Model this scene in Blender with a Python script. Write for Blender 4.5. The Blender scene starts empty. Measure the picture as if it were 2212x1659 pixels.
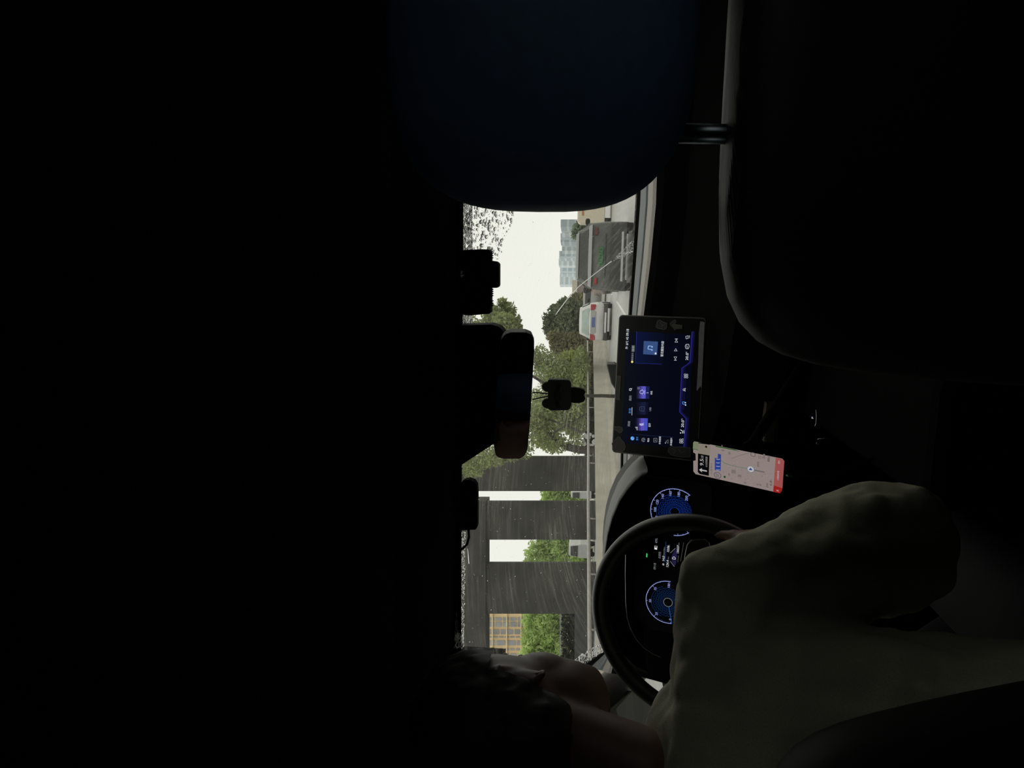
import bpy, bmesh, math, random
import numpy as np
from mathutils import Vector, Matrix
random.seed(7); rng = np.random.default_rng(7)
C = bpy.context.scene.collection
# ------------------------------------------------------------------ camera
FOC = 1661.0; PHI = math.radians(9.5); PIT = math.radians(5.35); RHO = math.radians(1.8)
CAM = np.array([.275, 0, 1.2])
F_ = np.array([-math.sin(PHI)*math.cos(PIT), math.cos(PHI)*math.cos(PIT), math.sin(PIT)])
R0 = np.array([math.cos(PHI), math.sin(PHI), 0.]); U0 = np.cross(R0, F_)
R_ = R0*math.cos(RHO)+U0*math.sin(RHO); U_ = U0*math.cos(RHO)-R0*math.sin(RHO)
cd = bpy.data.cameras.new('camera'); cam = bpy.data.objects.new('camera', cd); C.objects.link(cam)
cd.sensor_width = 36; cd.sensor_fit = 'HORIZONTAL'; cd.lens = 36*FOC/2212; cd.clip_start = .02; cd.clip_end = 2000
# the phone is held sideways: picture right = down, picture up = right
M = Matrix((( -U_[0], R_[0], -F_[0], CAM[0]), (-U_[1], R_[1], -F_[1], CAM[1]), (-U_[2], R_[2], -F_[2], CAM[2]), (0, 0, 0, 1)))
cam.matrix_world = M
bpy.context.scene.camera = cam
vs = bpy.context.scene.view_settings
vs.view_transform = 'Standard'; vs.look = 'None'; vs.exposure = 0; vs.gamma = 1; vs.use_curve_mapping = False
# ------------------------------------------------------------------ overcast sky
w = bpy.data.worlds.new('overcast'); bpy.context.scene.world = w; w.use_nodes = True
nt = w.node_tree; nt.nodes.clear()
wo = nt.nodes.new('ShaderNodeOutputWorld'); bg = nt.nodes.new('ShaderNodeBackground')
tc = nt.nodes.new('ShaderNodeTexCoord'); no = nt.nodes.new('ShaderNodeTexNoise'); rp = nt.nodes.new('ShaderNodeValToRGB')
no.inputs['Scale'].default_value = 2.0; no.inputs['Detail'].default_value = 3
rp.color_ramp.elements[0].position = .3; rp.color_ramp.elements[0].color = (.80, .80, .735, 1)
rp.color_ramp.elements[1].position = .75; rp.color_ramp.elements[1].color = (.86, .86, .80, 1)
nt.links.new(tc.outputs['Generated'], no.inputs['Vector']); nt.links.new(no.outputs['Fac'], rp.inputs['Fac'])
nt.links.new(rp.outputs['Color'], bg.inputs['Color']); nt.links.new(bg.outputs['Background'], wo.inputs['Surface'])
bg.inputs['Strength'].default_value = 1.12

# ------------------------------------------------------------------ helpers
def ray(x, y):
    return F_+R_*((1659-y)-829.5)/FOC-U_*(x-1106)/FOC
def at(x, y, Y):
    r = ray(x, y); return CAM+r*(Y/r[1])
def ground(x, y, z=0.0):
    r = ray(x, y); return CAM+r*((z-CAM[2])/r[2])
def srgb(c):
    return tuple(((v/255)/12.92 if v/255 <= .04045 else ((v/255+.055)/1.055)**2.4) for v in c)
MATS = {}
def mat(name, col, rough=.6, metal=0., emit=0., noise=.12, nscale=30., spec=.5, bump=0.):
    if name in MATS: return MATS[name]
    m = bpy.data.materials.new(name); m.use_nodes = True; n = m.node_tree; b = n.nodes['Principled BSDF']
    b.inputs['Roughness'].default_value = rough; b.inputs['Metallic'].default_value = metal
    b.inputs['Specular IOR Level'].default_value = spec
    t = n.nodes.new('ShaderNodeTexCoord'); z = n.nodes.new('ShaderNodeTexNoise'); z.inputs['Scale'].default_value = nscale
    z.inputs['Detail'].default_value = 4
    r = n.nodes.new('ShaderNodeValToRGB')
    r.color_ramp.elements[0].position = .3; r.color_ramp.elements[1].position = .7
    r.color_ramp.elements[0].color = tuple(c*(1-noise) for c in col)+(1,)
    r.color_ramp.elements[1].color = tuple(min(1, c*(1+noise)) for c in col)+(1,)
    n.links.new(t.outputs['Object'], z.inputs['Vector']); n.links.new(z.outputs['Fac'], r.inputs['Fac'])
    n.links.new(r.outputs['Color'], b.inputs['Base Color'])
    if emit:
        n.links.new(r.outputs['Color'], b.inputs['Emission Color']); b.inputs['Emission Strength'].default_value = emit
    if bump:
        bp = n.nodes.new('ShaderNodeBump'); bp.inputs['Strength'].default_value = bump; bp.inputs['Distance'].default_value = .002
        n.links.new(z.outputs['Fac'], bp.inputs['Height']); n.links.new(bp.outputs['Normal'], b.inputs['Normal'])
    MATS[name] = m; return m
def glow(name, rgb, s=1.0):
    """light given off by a screen: colour as seen"""
    if name in MATS: return MATS[name]
    m = bpy.data.materials.new(name); m.use_nodes = True; n = m.node_tree; b = n.nodes['Principled BSDF']
    b.inputs['Base Color'].default_value = (.004, .004, .004, 1); b.inputs['Roughness'].default_value = .3
    b.inputs['Specular IOR Level'].default_value = .2
    b.inputs['Emission Color'].default_value = srgb(rgb)+(1,); b.inputs['Emission Strength'].default_value = s
    MATS[name] = m; return m
class MB:
    def __init__(s): s.v = []; s.f = []; s.m = []; s.mats = []; s.sm = []
    def mi(s, m):
        if m not in s.mats: s.mats.append(m)
        return s.mats.index(m)
    def add(s, V, Fc, m=None, smooth=False):
        o = len(s.v); s.v.extend([tuple(map(float, p)) for p in V]); k = s.mi(m) if m else 0
        for f in Fc: s.f.append(tuple(int(i)+o for i in f)); s.m.append(k); s.sm.append(smooth)
        return s
    def box(s, c, h, m=None, R=None):
        c = np.array(c, float); R = np.eye(3) if R is None else np.array(R)
        V = [c+R @ (np.array(p)*np.array(h)) for p in [(-1,-1,-1),(1,-1,-1),(1,1,-1),(-1,1,-1),(-1,-1,1),(1,-1,1),(1,1,1),(-1,1,1)]]
        return s.add(V, [(0,3,2,1),(4,5,6,7),(0,1,5,4),(1,2,6,5),(2,3,7,6),(3,0,4,7)], m)
    def rbox(s, c, h, p=4., m=None, R=None, nu=40, nv=24):
        """superellipsoid rounded box"""
        c = np.array(c, float); R = np.eye(3) if R is None else np.array(R); V = []; Fc = []
        pw = lambda a, e: np.sign(a)*abs(a)**e
        for j in range(nv+1):
            ph = -math.pi/2+math.pi*j/nv
            for i in range(nu):
                th = 2*math.pi*i/nu
                q = np.array([pw(math.cos(ph), 2/p)*pw(math.cos(th), 2/p), pw(math.cos(ph), 2/p)*pw(math.sin(th), 2/p), pw(math.sin(ph), 2/p)])
                V.append(c+R @ (q*np.array(h)))
        for j in range(nv):
            for i in range(nu):
                a = j*nu+i; b = j*nu+(i+1) % nu; Fc.append((a, b, b+nu, a+nu))
        return s.add(V, Fc, m, True)
    def tube(s, pts, r, n=12, m=None, closed=False, cap=True):
        pts = [np.array(p, float) for p in pts]; N = len(pts); rr = r if hasattr(r, '__len__') else [r]*N
        V = []; Fc = []; up = None
        for i, p in enumerate(pts):
            a = pts[(i-1) % N] if (closed or i) else p; b = pts[(i+1) % N] if (closed or i < N-1) else p
            t = b-a; t = t/(np.linalg.norm(t)+1e-12)
            if up is None:
                up = np.array([0, 0, 1.]) if abs(t[2]) < .9 else np.array([1., 0, 0])
            x = np.cross(up, t); x /= np.linalg.norm(x)+1e-12; up = np.cross(t, x)
            for k in range(n):
                g = 2*math.pi*k/n; V.append(p+rr[i]*(x*math.cos(g)+up*math.sin(g)))
        for i in range(N if closed else N-1):
            for k in range(n):
                a = i*n+k; b = i*n+(k+1) % n; i2 = ((i+1) % N)*n
                Fc.append((a, b, i2+(k+1) % n, i2+k))
        if cap and not closed: Fc.append(tuple(range(n))[::-1]); Fc.append(tuple((N-1)*n+k for k in range(n)))
        return s.add(V, Fc, m, True)
    def prism(s, poly, d, m=None):
        """closed polygon (3D pts, one plane) extruded by vector d"""
        n = len(poly); d = np.array(d, float); A = [np.array(p, float) for p in poly]
        V = A+[p+d for p in A]; Fc = [tuple(range(n)), tuple(range(2*n-1, n-1, -1))]
        Fc += [(i, n+i, n+(i+1) % n, (i+1) % n) for i in range(n)]
        return s.add(V, Fc, m)
    def build(s, name, m=None, parent=None, bevel=0., subsurf=0, solid=0.):
        me = bpy.data.meshes.new(name); me.from_pydata(s.v, [], s.f)
        ms = s.mats if any(s.mats) else []
        if m is not None and not [x for x in ms if x]: me.materials.append(m)
        else:
            for x in ms: me.materials.append(x or m)
            me.polygons.foreach_set('material_index', s.m)
        me.polygons.foreach_set('use_smooth', s.sm); me.validate(); me.update()
        bm = bmesh.new(); bm.from_mesh(me); bmesh.ops.recalc_face_normals(bm, faces=bm.faces); bm.to_mesh(me); bm.free()
        o = bpy.data.objects.new(name, me); C.objects.link(o)
        if parent: o.parent = parent
        if bevel:
            b = o.modifiers.new('bevel', 'BEVEL'); b.width = bevel; b.segments = 3; b.limit_method = 'ANGLE'
        if subsurf:
            b = o.modifiers.new('sub', 'SUBSURF'); b.levels = subsurf; b.render_levels = subsurf
        return o
def tag(o, label=None, cat=None, group=None, kind=None):
    if label: o['label'] = label
    if cat: o['category'] = cat
    if group: o['group'] = group
    if kind: o['kind'] = kind
    return o
def empty(name, loc, label, cat, group=None):
    o = bpy.data.objects.new(name, None); C.objects.link(o); o.location = tuple(loc); o.empty_display_size = .05
    bpy.context.view_layer.update(); return tag(o, label, cat, group)
def adopt(root):
    """children were built in world coordinates: keep them there"""
    inv = Matrix.Translation(Vector(root.location)).inverted()
    for ch in root.children: ch.matrix_parent_inverse = inv
def struct(name, mb, m, **k):
    o = mb.build(name, m, **k); o['kind'] = 'structure'; return o
def frame(yaw, tilt, roll=0.):
    up = np.array([0, math.sin(tilt), math.cos(tilt)]); rt = np.array([1., 0, 0])
    c, s = math.cos(yaw), math.sin(yaw); Mz = np.array([[c, -s, 0], [s, c, 0], [0, 0, 1]])
    rt = Mz @ rt; up = Mz @ up; cr, sr = math.cos(roll), math.sin(roll)
    rt, up = rt*cr+up*sr, up*cr-rt*sr
    return rt, up, np.cross(rt, up)
_tc = {}
def text_mesh(txt):
    if txt in _tc: return _tc[txt]
    cu = bpy.data.curves.new('t', 'FONT'); cu.body = txt; cu.size = 1; cu.resolution_u = 3
    o = bpy.data.objects.new('t', cu); C.objects.link(o); bpy.context.view_layer.update()
    me = bpy.data.meshes.new_from_object(o.evaluated_get(bpy.context.evaluated_depsgraph_get()))
    V = np.array([v.co[:] for v in me.vertices]); Fc = [tuple(p.vertices) for p in me.polygons]
    bpy.data.objects.remove(o); bpy.data.meshes.remove(me)
    _tc[txt] = (V, Fc); return _tc[txt]
class Plane:
    """a flat surface in the place; draws flat marks on it"""
    def __init__(s, O, rt, up):
        s.O = np.array(O, float); s.rt = rt; s.up = up; s.n = np.cross(rt, up); s.mb = MB(); s.k = 0
    def w(s, a, b, h=0.): return s.O+s.rt*a+s.up*b+s.n*h
    def l(s, x, y):
        r = ray(x, y); t = ((s.O-CAM) @ s.n)/(r @ s.n); q = CAM+r*t-s.O; return np.array([q @ s.rt, q @ s.up])
    def scale(s, x, y):
        return np.linalg.norm(s.l(x, y)-s.l(x+1, y))
    def L(s, pts): return [s.l(*p) for p in pts]
    def poly(s, P, m, h=.0006):
        from mathutils.geometry import tessellate_polygon
        T3 = tessellate_polygon([[Vector((a, b, 0)) for a, b in P]])
        s.mb.add([s.w(a, b, h) for a, b in P], [tuple(t) for t in T3], m)
    def ppoly(s, P, m, h=.0006): s.poly(s.L(P), m, h)
    def slab(s, P, m, th, h=0.):
        s.mb.prism([s.w(a, b, h) for a, b in P], s.n*th, m)
    def line(s, P, wd, m, h=.0008, closed=False):
        P = [np.array(p) for p in P]; n = len(P); V = []
        for i in range(n):
            a = P[(i-1) % n] if closed or i else P[i]; b = P[(i+1) % n] if closed or i < n-1 else P[i]
            d = b-a; d = d/(np.linalg.norm(d)+1e-12); q = np.array([-d[1], d[0]])*wd/2
            V += [s.w(*(P[i]+q), h), s.w(*(P[i]-q), h)]
        Fc = [(2*i, 2*i+1, (2*i+3) % (2*n), (2*i+2) % (2*n)) for i in range(n if closed else n-1)]
        s.mb.add(V, Fc, m)
    def pline(s, P, wpx, m, h=.0008, closed=False): s.line(s.L(P), wpx*s.scale(*P[0]), m, h, closed)
    def arc(s, c, r, a0, a1, wd, m, h=.0008, n=48):
        s.line([(c[0]+r*math.cos(a0+(a1-a0)*i/n), c[1]+r*math.sin(a0+(a1-a0)*i/n)) for i in range(n+1)], wd, m, h)
    def disc(s, c, r, m, h=.0007, n=24): s.poly([(c[0]+r*math.cos(6.2832*i/n), c[1]+r*math.sin(6.2832*i/n)) for i in range(n)], m, h)
    def text(s, txt, c, size, m, h=.0009, wid=None, ang=0.):
        """centred at c; size = height of the glyph block; wid = width"""
        V, Fc = text_mesh(txt)
        if not len(V): return
        lo, hi = V.min(0), V.max(0); q = (V-(lo+hi)/2)[:, :2]; hh = hi[1]-lo[1]; ww = hi[0]-lo[0]
        k = size/hh; kx = (wid/ww) if wid else k
        ca, sa = math.cos(ang), math.sin(ang)
        s.mb.add([s.w(c[0]+ca*a*kx-sa*b*k, c[1]+sa*a*kx+ca*b*k, h) for a, b in q], Fc, m)
    def ptext(s, txt, x, y, hpx, m, wpx=None, ang=0., h=.0009):
        k = s.scale(x, y); s.text(txt, s.l(x, y), hpx*k, m, h, wpx*k if wpx else None, ang)
def rrect(w_, h_, r, n=6):
    P = []
    for cx, cy, a in ((w_/2-r, h_/2-r, 0), (-w_/2+r, h_/2-r, 90), (-w_/2+r, -h_/2+r, 180), (w_/2-r, -h_/2+r, 270)):
        for i in range(n+1):
            g = math.radians(a+90*i/n); P.append((cx+r*math.cos(g), cy+r*math.sin(g)))
    return P
def voxel(mb, name, m, parent=None, vox=.006, smooth=8, disp=0., dscale=.05):
    """union of overlapping shapes as one continuous skin"""
    o = mb.build('raw', m); r = o.modifiers.new('r', 'REMESH'); r.mode = 'VOXEL'; r.voxel_size = vox; r.use_smooth_shade = True
    if smooth:
        s = o.modifiers.new('s', 'SMOOTH'); s.factor = .5; s.iterations = smooth
    if disp:
        tx = bpy.data.textures.new('n', 'CLOUDS'); tx.noise_scale = dscale
        d = o.modifiers.new('d', 'DISPLACE'); d.texture = tx; d.strength = disp; d.mid_level = .5
    bpy.context.view_layer.update()
    me = bpy.data.meshes.new_from_object(o.evaluated_get(bpy.context.evaluated_depsgraph_get()))
    bpy.data.objects.remove(o); me.name = name; me.materials.clear(); me.materials.append(m)
    me.polygons.foreach_set('use_smooth', [True]*len(me.polygons))
    q = bpy.data.objects.new(name, me); C.objects.link(q)
    if parent: q.parent = parent
    return q
def cap(mb, a, b, ra, rb, n=20):
    """tapered capsule"""
    a = np.array(a, float); b = np.array(b, float); d = (b-a); L = np.linalg.norm(d); d = d/L
    P = []; Rr = []
    for i in range(7): g = math.pi/2*(1-i/6); P.append(a-d*ra*math.sin(g)); Rr.append(max(ra*math.cos(g), 1e-4))
    for i in range(7): g = math.pi/2*i/6; P.append(b+d*rb*math.sin(g)); Rr.append(max(rb*math.cos(g), 1e-4))
    mb.tube(P, Rr, n)

# ================================================================== OUTSIDE
asphalt = mat('wet_asphalt', (.31, .31, .295), rough=.45, nscale=3, noise=.15, spec=.6)
gm = MB(); gm.add([(-160, -30, 0), (160, -30, 0), (160, 420, 0), (-160, 420, 0)], [(0, 1, 2, 3)])
o = struct('ground', gm, asphalt)
white_paint = mat('road_paint', (.62, .62, .58), rough=.5, nscale=8)
for P in ([(1331, 652), (1333.5, 650), (1354, 680), (1350, 683)], [(1316, 628), (1317.5, 627), (1324, 637), (1322, 638)]):
    mb = MB(); mb.prism([ground(*p) for p in P], (0, 0, .006)); 
    tag(mb.build('lane_line', white_paint), ['white dashed lane stroke painted on the road right of the display', 'short far lane stroke beside the silver car'][P[0][0] < 1320], 'lane line', 'lane strokes')
conc = mat('pale_concrete', (.46, .43, .36), rough=.7, nscale=1.2, noise=.12)
def hor(y): return 1261.5+.0314*(829.5-y)
def wall_D(y):
    return float(np.interp(y, [560, 640, 735, 830, 900, 1000, 1120, 1300, 1460, 1600], [80, 58, 44.3, 34.8, 29.6, 24.9, 21.1, 17.1, 14.8, 13.2]))
def on_line(y, z, off=0.):
    D = wall_D(y)+off; q = at_ax(hor(y), y, D); return np.array([q[0], q[1], z])
def at_ax(x, y, D):
    r = ray(x, y); return CAM+r*D
ys = list(range(600, 1620, 20)); mb = MB(); V = []
for y in ys:
    f = on_line(y, 0); V += [on_line(y, 0, -.12), on_line(y, .12, -.12), on_line(y, .26, -.02), on_line(y, .76, .0), on_line(y, .76, .22), on_line(y, 0, .3)]
mb.add(V, [(i*6+j, i*6+(j+1) % 6, (i+1)*6+(j+1) % 6, (i+1)*6+j) for i in range(len(ys)-1) for j in range(6)]+[(0, 1, 2, 3, 4, 5)])
tag(mb.build('barrier_wall', conc), 'low pale concrete barrier wall running to the left behind the display', 'barrier wall')
# crossing viaduct, about 48 m ahead on the left
dk = mat('shaded_concrete', (.05, .049, .043), rough=.8, nscale=.6, noise=.3)  # shade on the viaduct is put into this dark base colour
VY = 46.
def at_ax(x, y, D): 
    r = ray(x, y); return CAM+r*D
def wall_px(mb, y0, y1, x0, x1, D, th, m=None):
    """upright slab standing square to the view line, between picture rows"""
    a = at_ax(x1, y0, D); b = at_ax(x1, y1, D); t = at_ax(x0, y0, D); t2 = at_ax(x0, y1, D)
    back = np.array([F_[0], F_[1], 0]); back /= np.linalg.norm(back)
    mb.prism([a, b, t2, t], back*th, m)
v = empty('viaduct', (ground(1286, 1200)), 'dark shaded concrete viaduct crossing on broad piers left of the trees', 'viaduct')
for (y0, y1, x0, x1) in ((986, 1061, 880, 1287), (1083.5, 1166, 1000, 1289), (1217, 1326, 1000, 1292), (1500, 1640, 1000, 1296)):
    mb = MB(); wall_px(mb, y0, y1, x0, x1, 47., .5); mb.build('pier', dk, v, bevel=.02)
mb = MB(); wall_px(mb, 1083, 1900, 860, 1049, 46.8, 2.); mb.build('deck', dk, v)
adopt(v)
# rails
rail_m = mat('galvanised_rail', (.36, .34, .32), rough=.5, metal=.3, nscale=5)
g = empty('guard_rail', on_line(900, .76), 'long grey pipe guard rail on the concrete barrier wall below the leafy trees', 'guard rail')
mb = MB(); pts = []
for y in range(600, 1620, 20):
    q = at_ax(float(np.interp(y, [600, 742, 850, 960, 1100, 1330, 1600], [1268, 1269.5, 1270.5, 1271, 1271, 1273, 1276])), y, wall_D(y)+.1); pts.append(q)
mb.tube(pts, .045, 10); mb.build('rail', rail_m, g)
for y in range(640, 1600, 120):
    q = at_ax(1271, y, wall_D(y)+.1); mb = MB(); mb.tube([(q[0], q[1], .76), (q[0], q[1], q[2])], .02, 8); mb.build('post', rail_m, g)
adopt(g)
# low things under the rail on the left
hedge_m = mat('hedge_leaf', (.022, .032, .014), rough=.8, nscale=6, noise=.5)
def leafy(mb, c, rad, n, s, flat=.5):
    c = np.array(c); rad = np.array(rad)
    d = rng.normal(size=(n, 3)); d /= np.linalg.norm(d, axis=1)[:, None]; r = rng.random(n)**.45
    P = c+d*r[:, None]*rad
    A = rng.normal(size=(n, 3)); A /= np.linalg.norm(A, axis=1)[:, None]; B = np.cross(A, rng.normal(size=(n, 3))); B /= np.linalg.norm(B, axis=1)[:, None]
    sz = s*(.6+.8*rng.random(n))[:, None]; o = len(mb.v)
    V = np.stack([P-A*sz, P+B*sz*.45, P+A*sz, P-B*sz*.45], 1).reshape(-1, 3)
    mb.v.extend(map(tuple, V.tolist())); k = mb.mi(None)
    mb.f.extend([(o+4*i, o+4*i+1, o+4*i+2, o+4*i+3) for i in range(n)]); mb.m.extend([k]*n); mb.sm.extend([False]*n)
def leaf_mat(name, col, tr=.35, noise=.35, nscale=.8):
    m = mat(name, col, rough=.6, noise=noise, nscale=nscale, spec=.3); n = m.node_tree; b = n.nodes['Principled BSDF']
    t = n.nodes.new('ShaderNodeBsdfTranslucent'); x = n.nodes.new('ShaderNodeMixShader'); x.inputs[0].default_value = tr
    ro = [q for q in n.nodes if q.type == 'VALTORGB'][0]; out = [q for q in n.nodes if q.type == 'OUTPUT_MATERIAL'][0]
    n.links.new(ro.outputs['Color'], t.inputs['Color']); n.links.new(b.outputs[0], x.inputs[1]); n.links.new(t.outputs[0], x.inputs[2]); n.links.new(x.outputs[0], out.inputs['Surface'])
    return m
bark = mat('bark', (.035, .03, .022), rough=.9, nscale=6, noise=.4)
def tree(label, D, trunks, crowns, lm, group='trees behind the guard rail', name='roadside_tree'):
    """trunks: lists of (x, y, radius) in picture rows at distance D; crowns: (x, y, rx_m, ry_m, n, leaf)"""
    b = at_ax(trunks[0][0][0], trunks[0][0][1], D); root = empty(name, (b[0], b[1], 0), label, 'tree', group)
    for i, T in enumerate(trunks):
        P = [at_ax(x, y, D+.4*k) for k, (x, y, r) in enumerate(T)]; Rr = [t[2] for t in T]
        if i == 0: P = [(P[0][0], P[0][1], -.1)]+P; Rr = [Rr[0]*1.1]+Rr
        mb = MB(); mb.tube(P, Rr, 8); mb.build('trunk' if i == 0 else 'branch', bark, root)
    mb = MB()
    for (x, y, rv, rh, n, s) in crowns:
        c = at_ax(x, y, D+.6*rng.random()*2); leafy(mb, c, (rh, max(rh, rv)*.9, rv), n, s)
    mb.build('foliage', lm, root); adopt(root); return root
lf_mid = leaf_mat('leaf_mid', (.32, .37, .16)); lf_olive = leaf_mat('leaf_olive', (.25, .235, .12)); lf_bright = leaf_mat('leaf_bright', (.50, .64, .24), tr=.45); lf_yel = leaf_mat('leaf_yellow', (.30, .35, .10)); lf_dark = leaf_mat('leaf_dark', (.15, .185, .10))
k = .0241  # metres per picture pixel at 40 m
# crown overhanging beside the mirror: near tree
tree('leafy tree whose crown shows between the camera box and the mirror', 26, [[(1300, 855, .06), (1220, 855, .055), (1130, 800, .05), (1080, 700, .035)]],
     [(1066, 690, .45, .55, 1100, .07), (1098, 672, .3, .35, 420, .07), (1088, 700, .45, .45, 800, .07), (1110, 692, .28, .3, 300, .07), (1050, 650, .18, .3, 160, .07), (1085, 655, .2, .25, 180, .07), (1030, 720, .5, .5, 700, .07), (1118, 705, .2, .25, 160, .07), (1040, 750, .6, .7, 500, .07), (1000, 700, .5, .5, 500, .07)], lf_mid)
tree('dark bushy tree at the edge of the white sky left of the hatchback', 60, [[(1281, 720, .25), (1220, 715, .2), (1190, 705, .1)]],
     [(1228, 680, 1.3, 1.4, 2200, .17), (1238, 712, 1.5, 1.2, 2200, .17), (1195, 700, .8, .9, 700, .16), (1200, 672, .6, .6, 350, .15), (1180, 688, .4, .6, 130, .14), (1262, 668, .6, .8, 500, .15), (1185, 712, .5, .5, 220, .15), (1250, 742, 1.2, 1.2, 1400, .17), (1225, 660, .8, .5, 600, .15)], lf_dark)
tree('olive brown bushy tree above the end of the guard rail', 52, [[(1281, 775, .25), (1240, 770, .2), (1200, 765, .1)]],
     [(1232, 752, 1.2, 1.1, 2400, .15), (1250, 775, 1.0, 1.2, 2000, .15), (1212, 745, .8, .8, 900, .14), (1196, 728, .5, .5, 300, .14), (1262, 745, .7, 1.2, 1500, .14), (1265, 790, .6, 1.0, 900, .14)], lf_olive)
tree('large green tree with a leaning trunk behind the hanging charm', 38, [[(1284, 972, .21), (1255, 972, .2), (1225, 966, .19), (1205, 955, .16), (1190, 940, .13), (1170, 918, .11), (1140, 895, .08)], [(1258, 935, .06), (1225, 920, .05), (1190, 908, .05), (1150, 895, .04)], [(1268, 893, .04), (1230, 915, .04), (1195, 935, .05)]],
     [(1190, 800, .9, 1.0, 1800, .09), (1220, 830, .9, 1.2, 2600, .09), (1250, 860, .5, 1.2, 2000, .09), (1180, 870, 1.0, 1.0, 1900, .09), (1225, 900, .9, 1.0, 1800, .09), (1160, 920, .8, .9, 900, .09), (1200, 960, .8, .5, 700, .09), (1255, 800, .5, 1.3, 1800, .09), (1245, 955, .4, .7, 400, .08), (1150, 775, .5, .5, 200, .09), (1130, 960, .7, .8, 500, .09), (1165, 770, .5, .7, 400, .09), (1060, 985, .9, .6, 900, .09), (1020, 1010, .7, .6, 600, .09), (1100, 975, .7, .6, 700, .09)], lf_mid)
tree('yellow green tree standing low behind the leaning trunk', 44, [[(1284, 905, .15), (1240, 900, .12)]],
     [(1205, 880, .9, 1.4, 1900, .12), (1240, 905, .8, 1.2, 1900, .12), (1165, 900, .8, 1.0, 900, .12), (1180, 945, .9, .8, 900, .12), (1260, 830, .4, 1.6, 1200, .12), (1232, 780, .7, .7, 800, .12)], lf_yel)
for (y, D, lb, cr) in ((1190, 68, 'bright green tree seen through the middle gap of the viaduct', [(1185, 1190, 1.2, 1.6, 1800, .2), (1215, 1180, 1.4, 1.5, 2200, .2), (1250, 1190, 1.2, 1.8, 1800, .2), (1150, 1200, .8, 1.0, 300, .2), (1160, 1178, .8, 1.0, 120, .2)]),
                       (1068, 68, 'yellow green tree seen through the narrow gap of the viaduct', [(1195, 1068, 1.2, 1.2, 1100, .2), (1225, 1068, 1.2, 1.2, 1400, .2), (1255, 1068, .8, 1.2, 900, .2)]),
                       (1370, 66, 'dense pale green tree seen through the widest gap of the viaduct', [(1165, 1380, 1.6, 2.2, 2800, .2), (1185, 1350, 1.4, 1.8, 3400, .2), (1185, 1410, 1.6, 2.0, 2800, .2), (1155, 1420, 1.4, 1.4, 1400, .2), (1160, 1340, 1.4, 1.2, 1400, .2), (1205, 1440, 1.4, 1.6, 1400, .2), (1210, 1380, .5, 2.5, 1500, .2)])):
    tree(lb, D, [[(1280, y, .25), (1210, y, .18)]], cr, lf_bright, group='trees behind the viaduct', name='street_tree')
mb = MB()
for y in range(735, 985, 14): c = at_ax(1272, y, 56); leafy(mb, (c[0], c[1], .55), (.6, .6, .55), 260, .14)
tag(mb.build('clipped_hedge', hedge_m), 'dark hedge behind the guard rail under the large green tree', 'hedge')
# white beam, hedge and wall in the widest gap
mb = MB(); wall_px(mb, 1318, 1520, 1209, 1213, 56, .5); tag(mb.build('white_beam', mat('white_beam', (.6, .6, .6), nscale=2)), 'white horizontal beam under the pale green tree in the widest gap', 'beam')
mb = MB()
for i in range(9): 
    c = at_ax(1236, 1320+i*26, 55); leafy(mb, c, (.9, .6, .8), 420, .16); leafy(mb, (c[0], c[1], .4), (.9, .6, .45), 200, .16)
tag(mb.build('clipped_hedge', hedge_m), 'dark clipped hedge below the white beam behind the viaduct', 'hedge')
mb = MB(); wall_px(mb, 1318, 1520, 1241, 1291, 52, .4); tag(mb.build('low_wall', mat('grey_wall', (.09, .09, .09), nscale=2)), 'low grey wall at the foot of the widest viaduct gap', 'wall')
def px_box(mb, x0, x1, y0, y1, D, th, m=None): wall_px(mb, y0, y1, x0, x1, D, th, m)
vanw = mat('white_van_paint', (.62, .63, .62), rough=.35, nscale=3, noise=.05); tyre = mat('tyre', (.015, .015, .015), rough=.8)
glass_dark = mat('dark_glass', (.02, .022, .022), rough=.08, noise=.1)
for (x0, x1, y0, y1, D, lb) in ((1252, 1284, 1176, 1206, 58, 'white parked van at the foot of the middle viaduct gap'), (1253, 1284, 1062, 1078, 60, 'white parked van at the foot of the narrow viaduct gap')):
    c = ground(1284, (y0+y1)/2); r = empty('parked_van', (at_ax(x1, (y0+y1)/2, D)*np.array([1, 1, 0])), lb, 'van', 'vans behind the viaduct')
    wdt = (y1-y0)*D/FOC; a = at_ax(x0+4, (y0+y1)/2, D)
    P = [(-wdt/2, .35), (wdt/2, .35), (wdt/2, 1.1), (wdt*.45, 1.25), (wdt*.36, 1.95), (-wdt*.36, 1.95), (-wdt*.45, 1.25), (-wdt/2, 1.1)]
    mb = MB(); mb.prism([(a[0]+R0[0]*p, a[1]+R0[1]*p, q) for p, q in P], (-.2, 3.5, 0)); mb.build('body', vanw, r, bevel=.08)
    mb = MB(); mb.prism([(a[0]+R0[0]*p, a[1]-.03+R0[1]*p, q) for p, q in [(-wdt*.4, 1.28), (wdt*.4, 1.28), (wdt*.33, 1.8), (-wdt*.33, 1.8)]], (0, .05, 0)); mb.build('window', glass_dark, r)
    for sx in (-1, 1):
        mb = MB(); q = a[0]+sx*wdt*.4; mb.tube([(q-.1, a[1]+.6, .3), (q+.1, a[1]+.6, .3)], .3, 14); mb.build('wheel', tyre, r)
    adopt(r)
# blossoms / lit white bits under the leaning tree
mb = MB()
for q in range(16):
    c = at_ax(1256+rng.random()*28, 938+rng.random()*26, 39); mb.rbox(c, (.09, .09, .08), 2.2, nu=8, nv=6)
tag(mb.build('white_blossom', mat('blossom', (.75, .75, .75), noise=.1)), 'white blossom clusters by the leaning trunk at the guard rail', 'flowers', kind='stuff')
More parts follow.
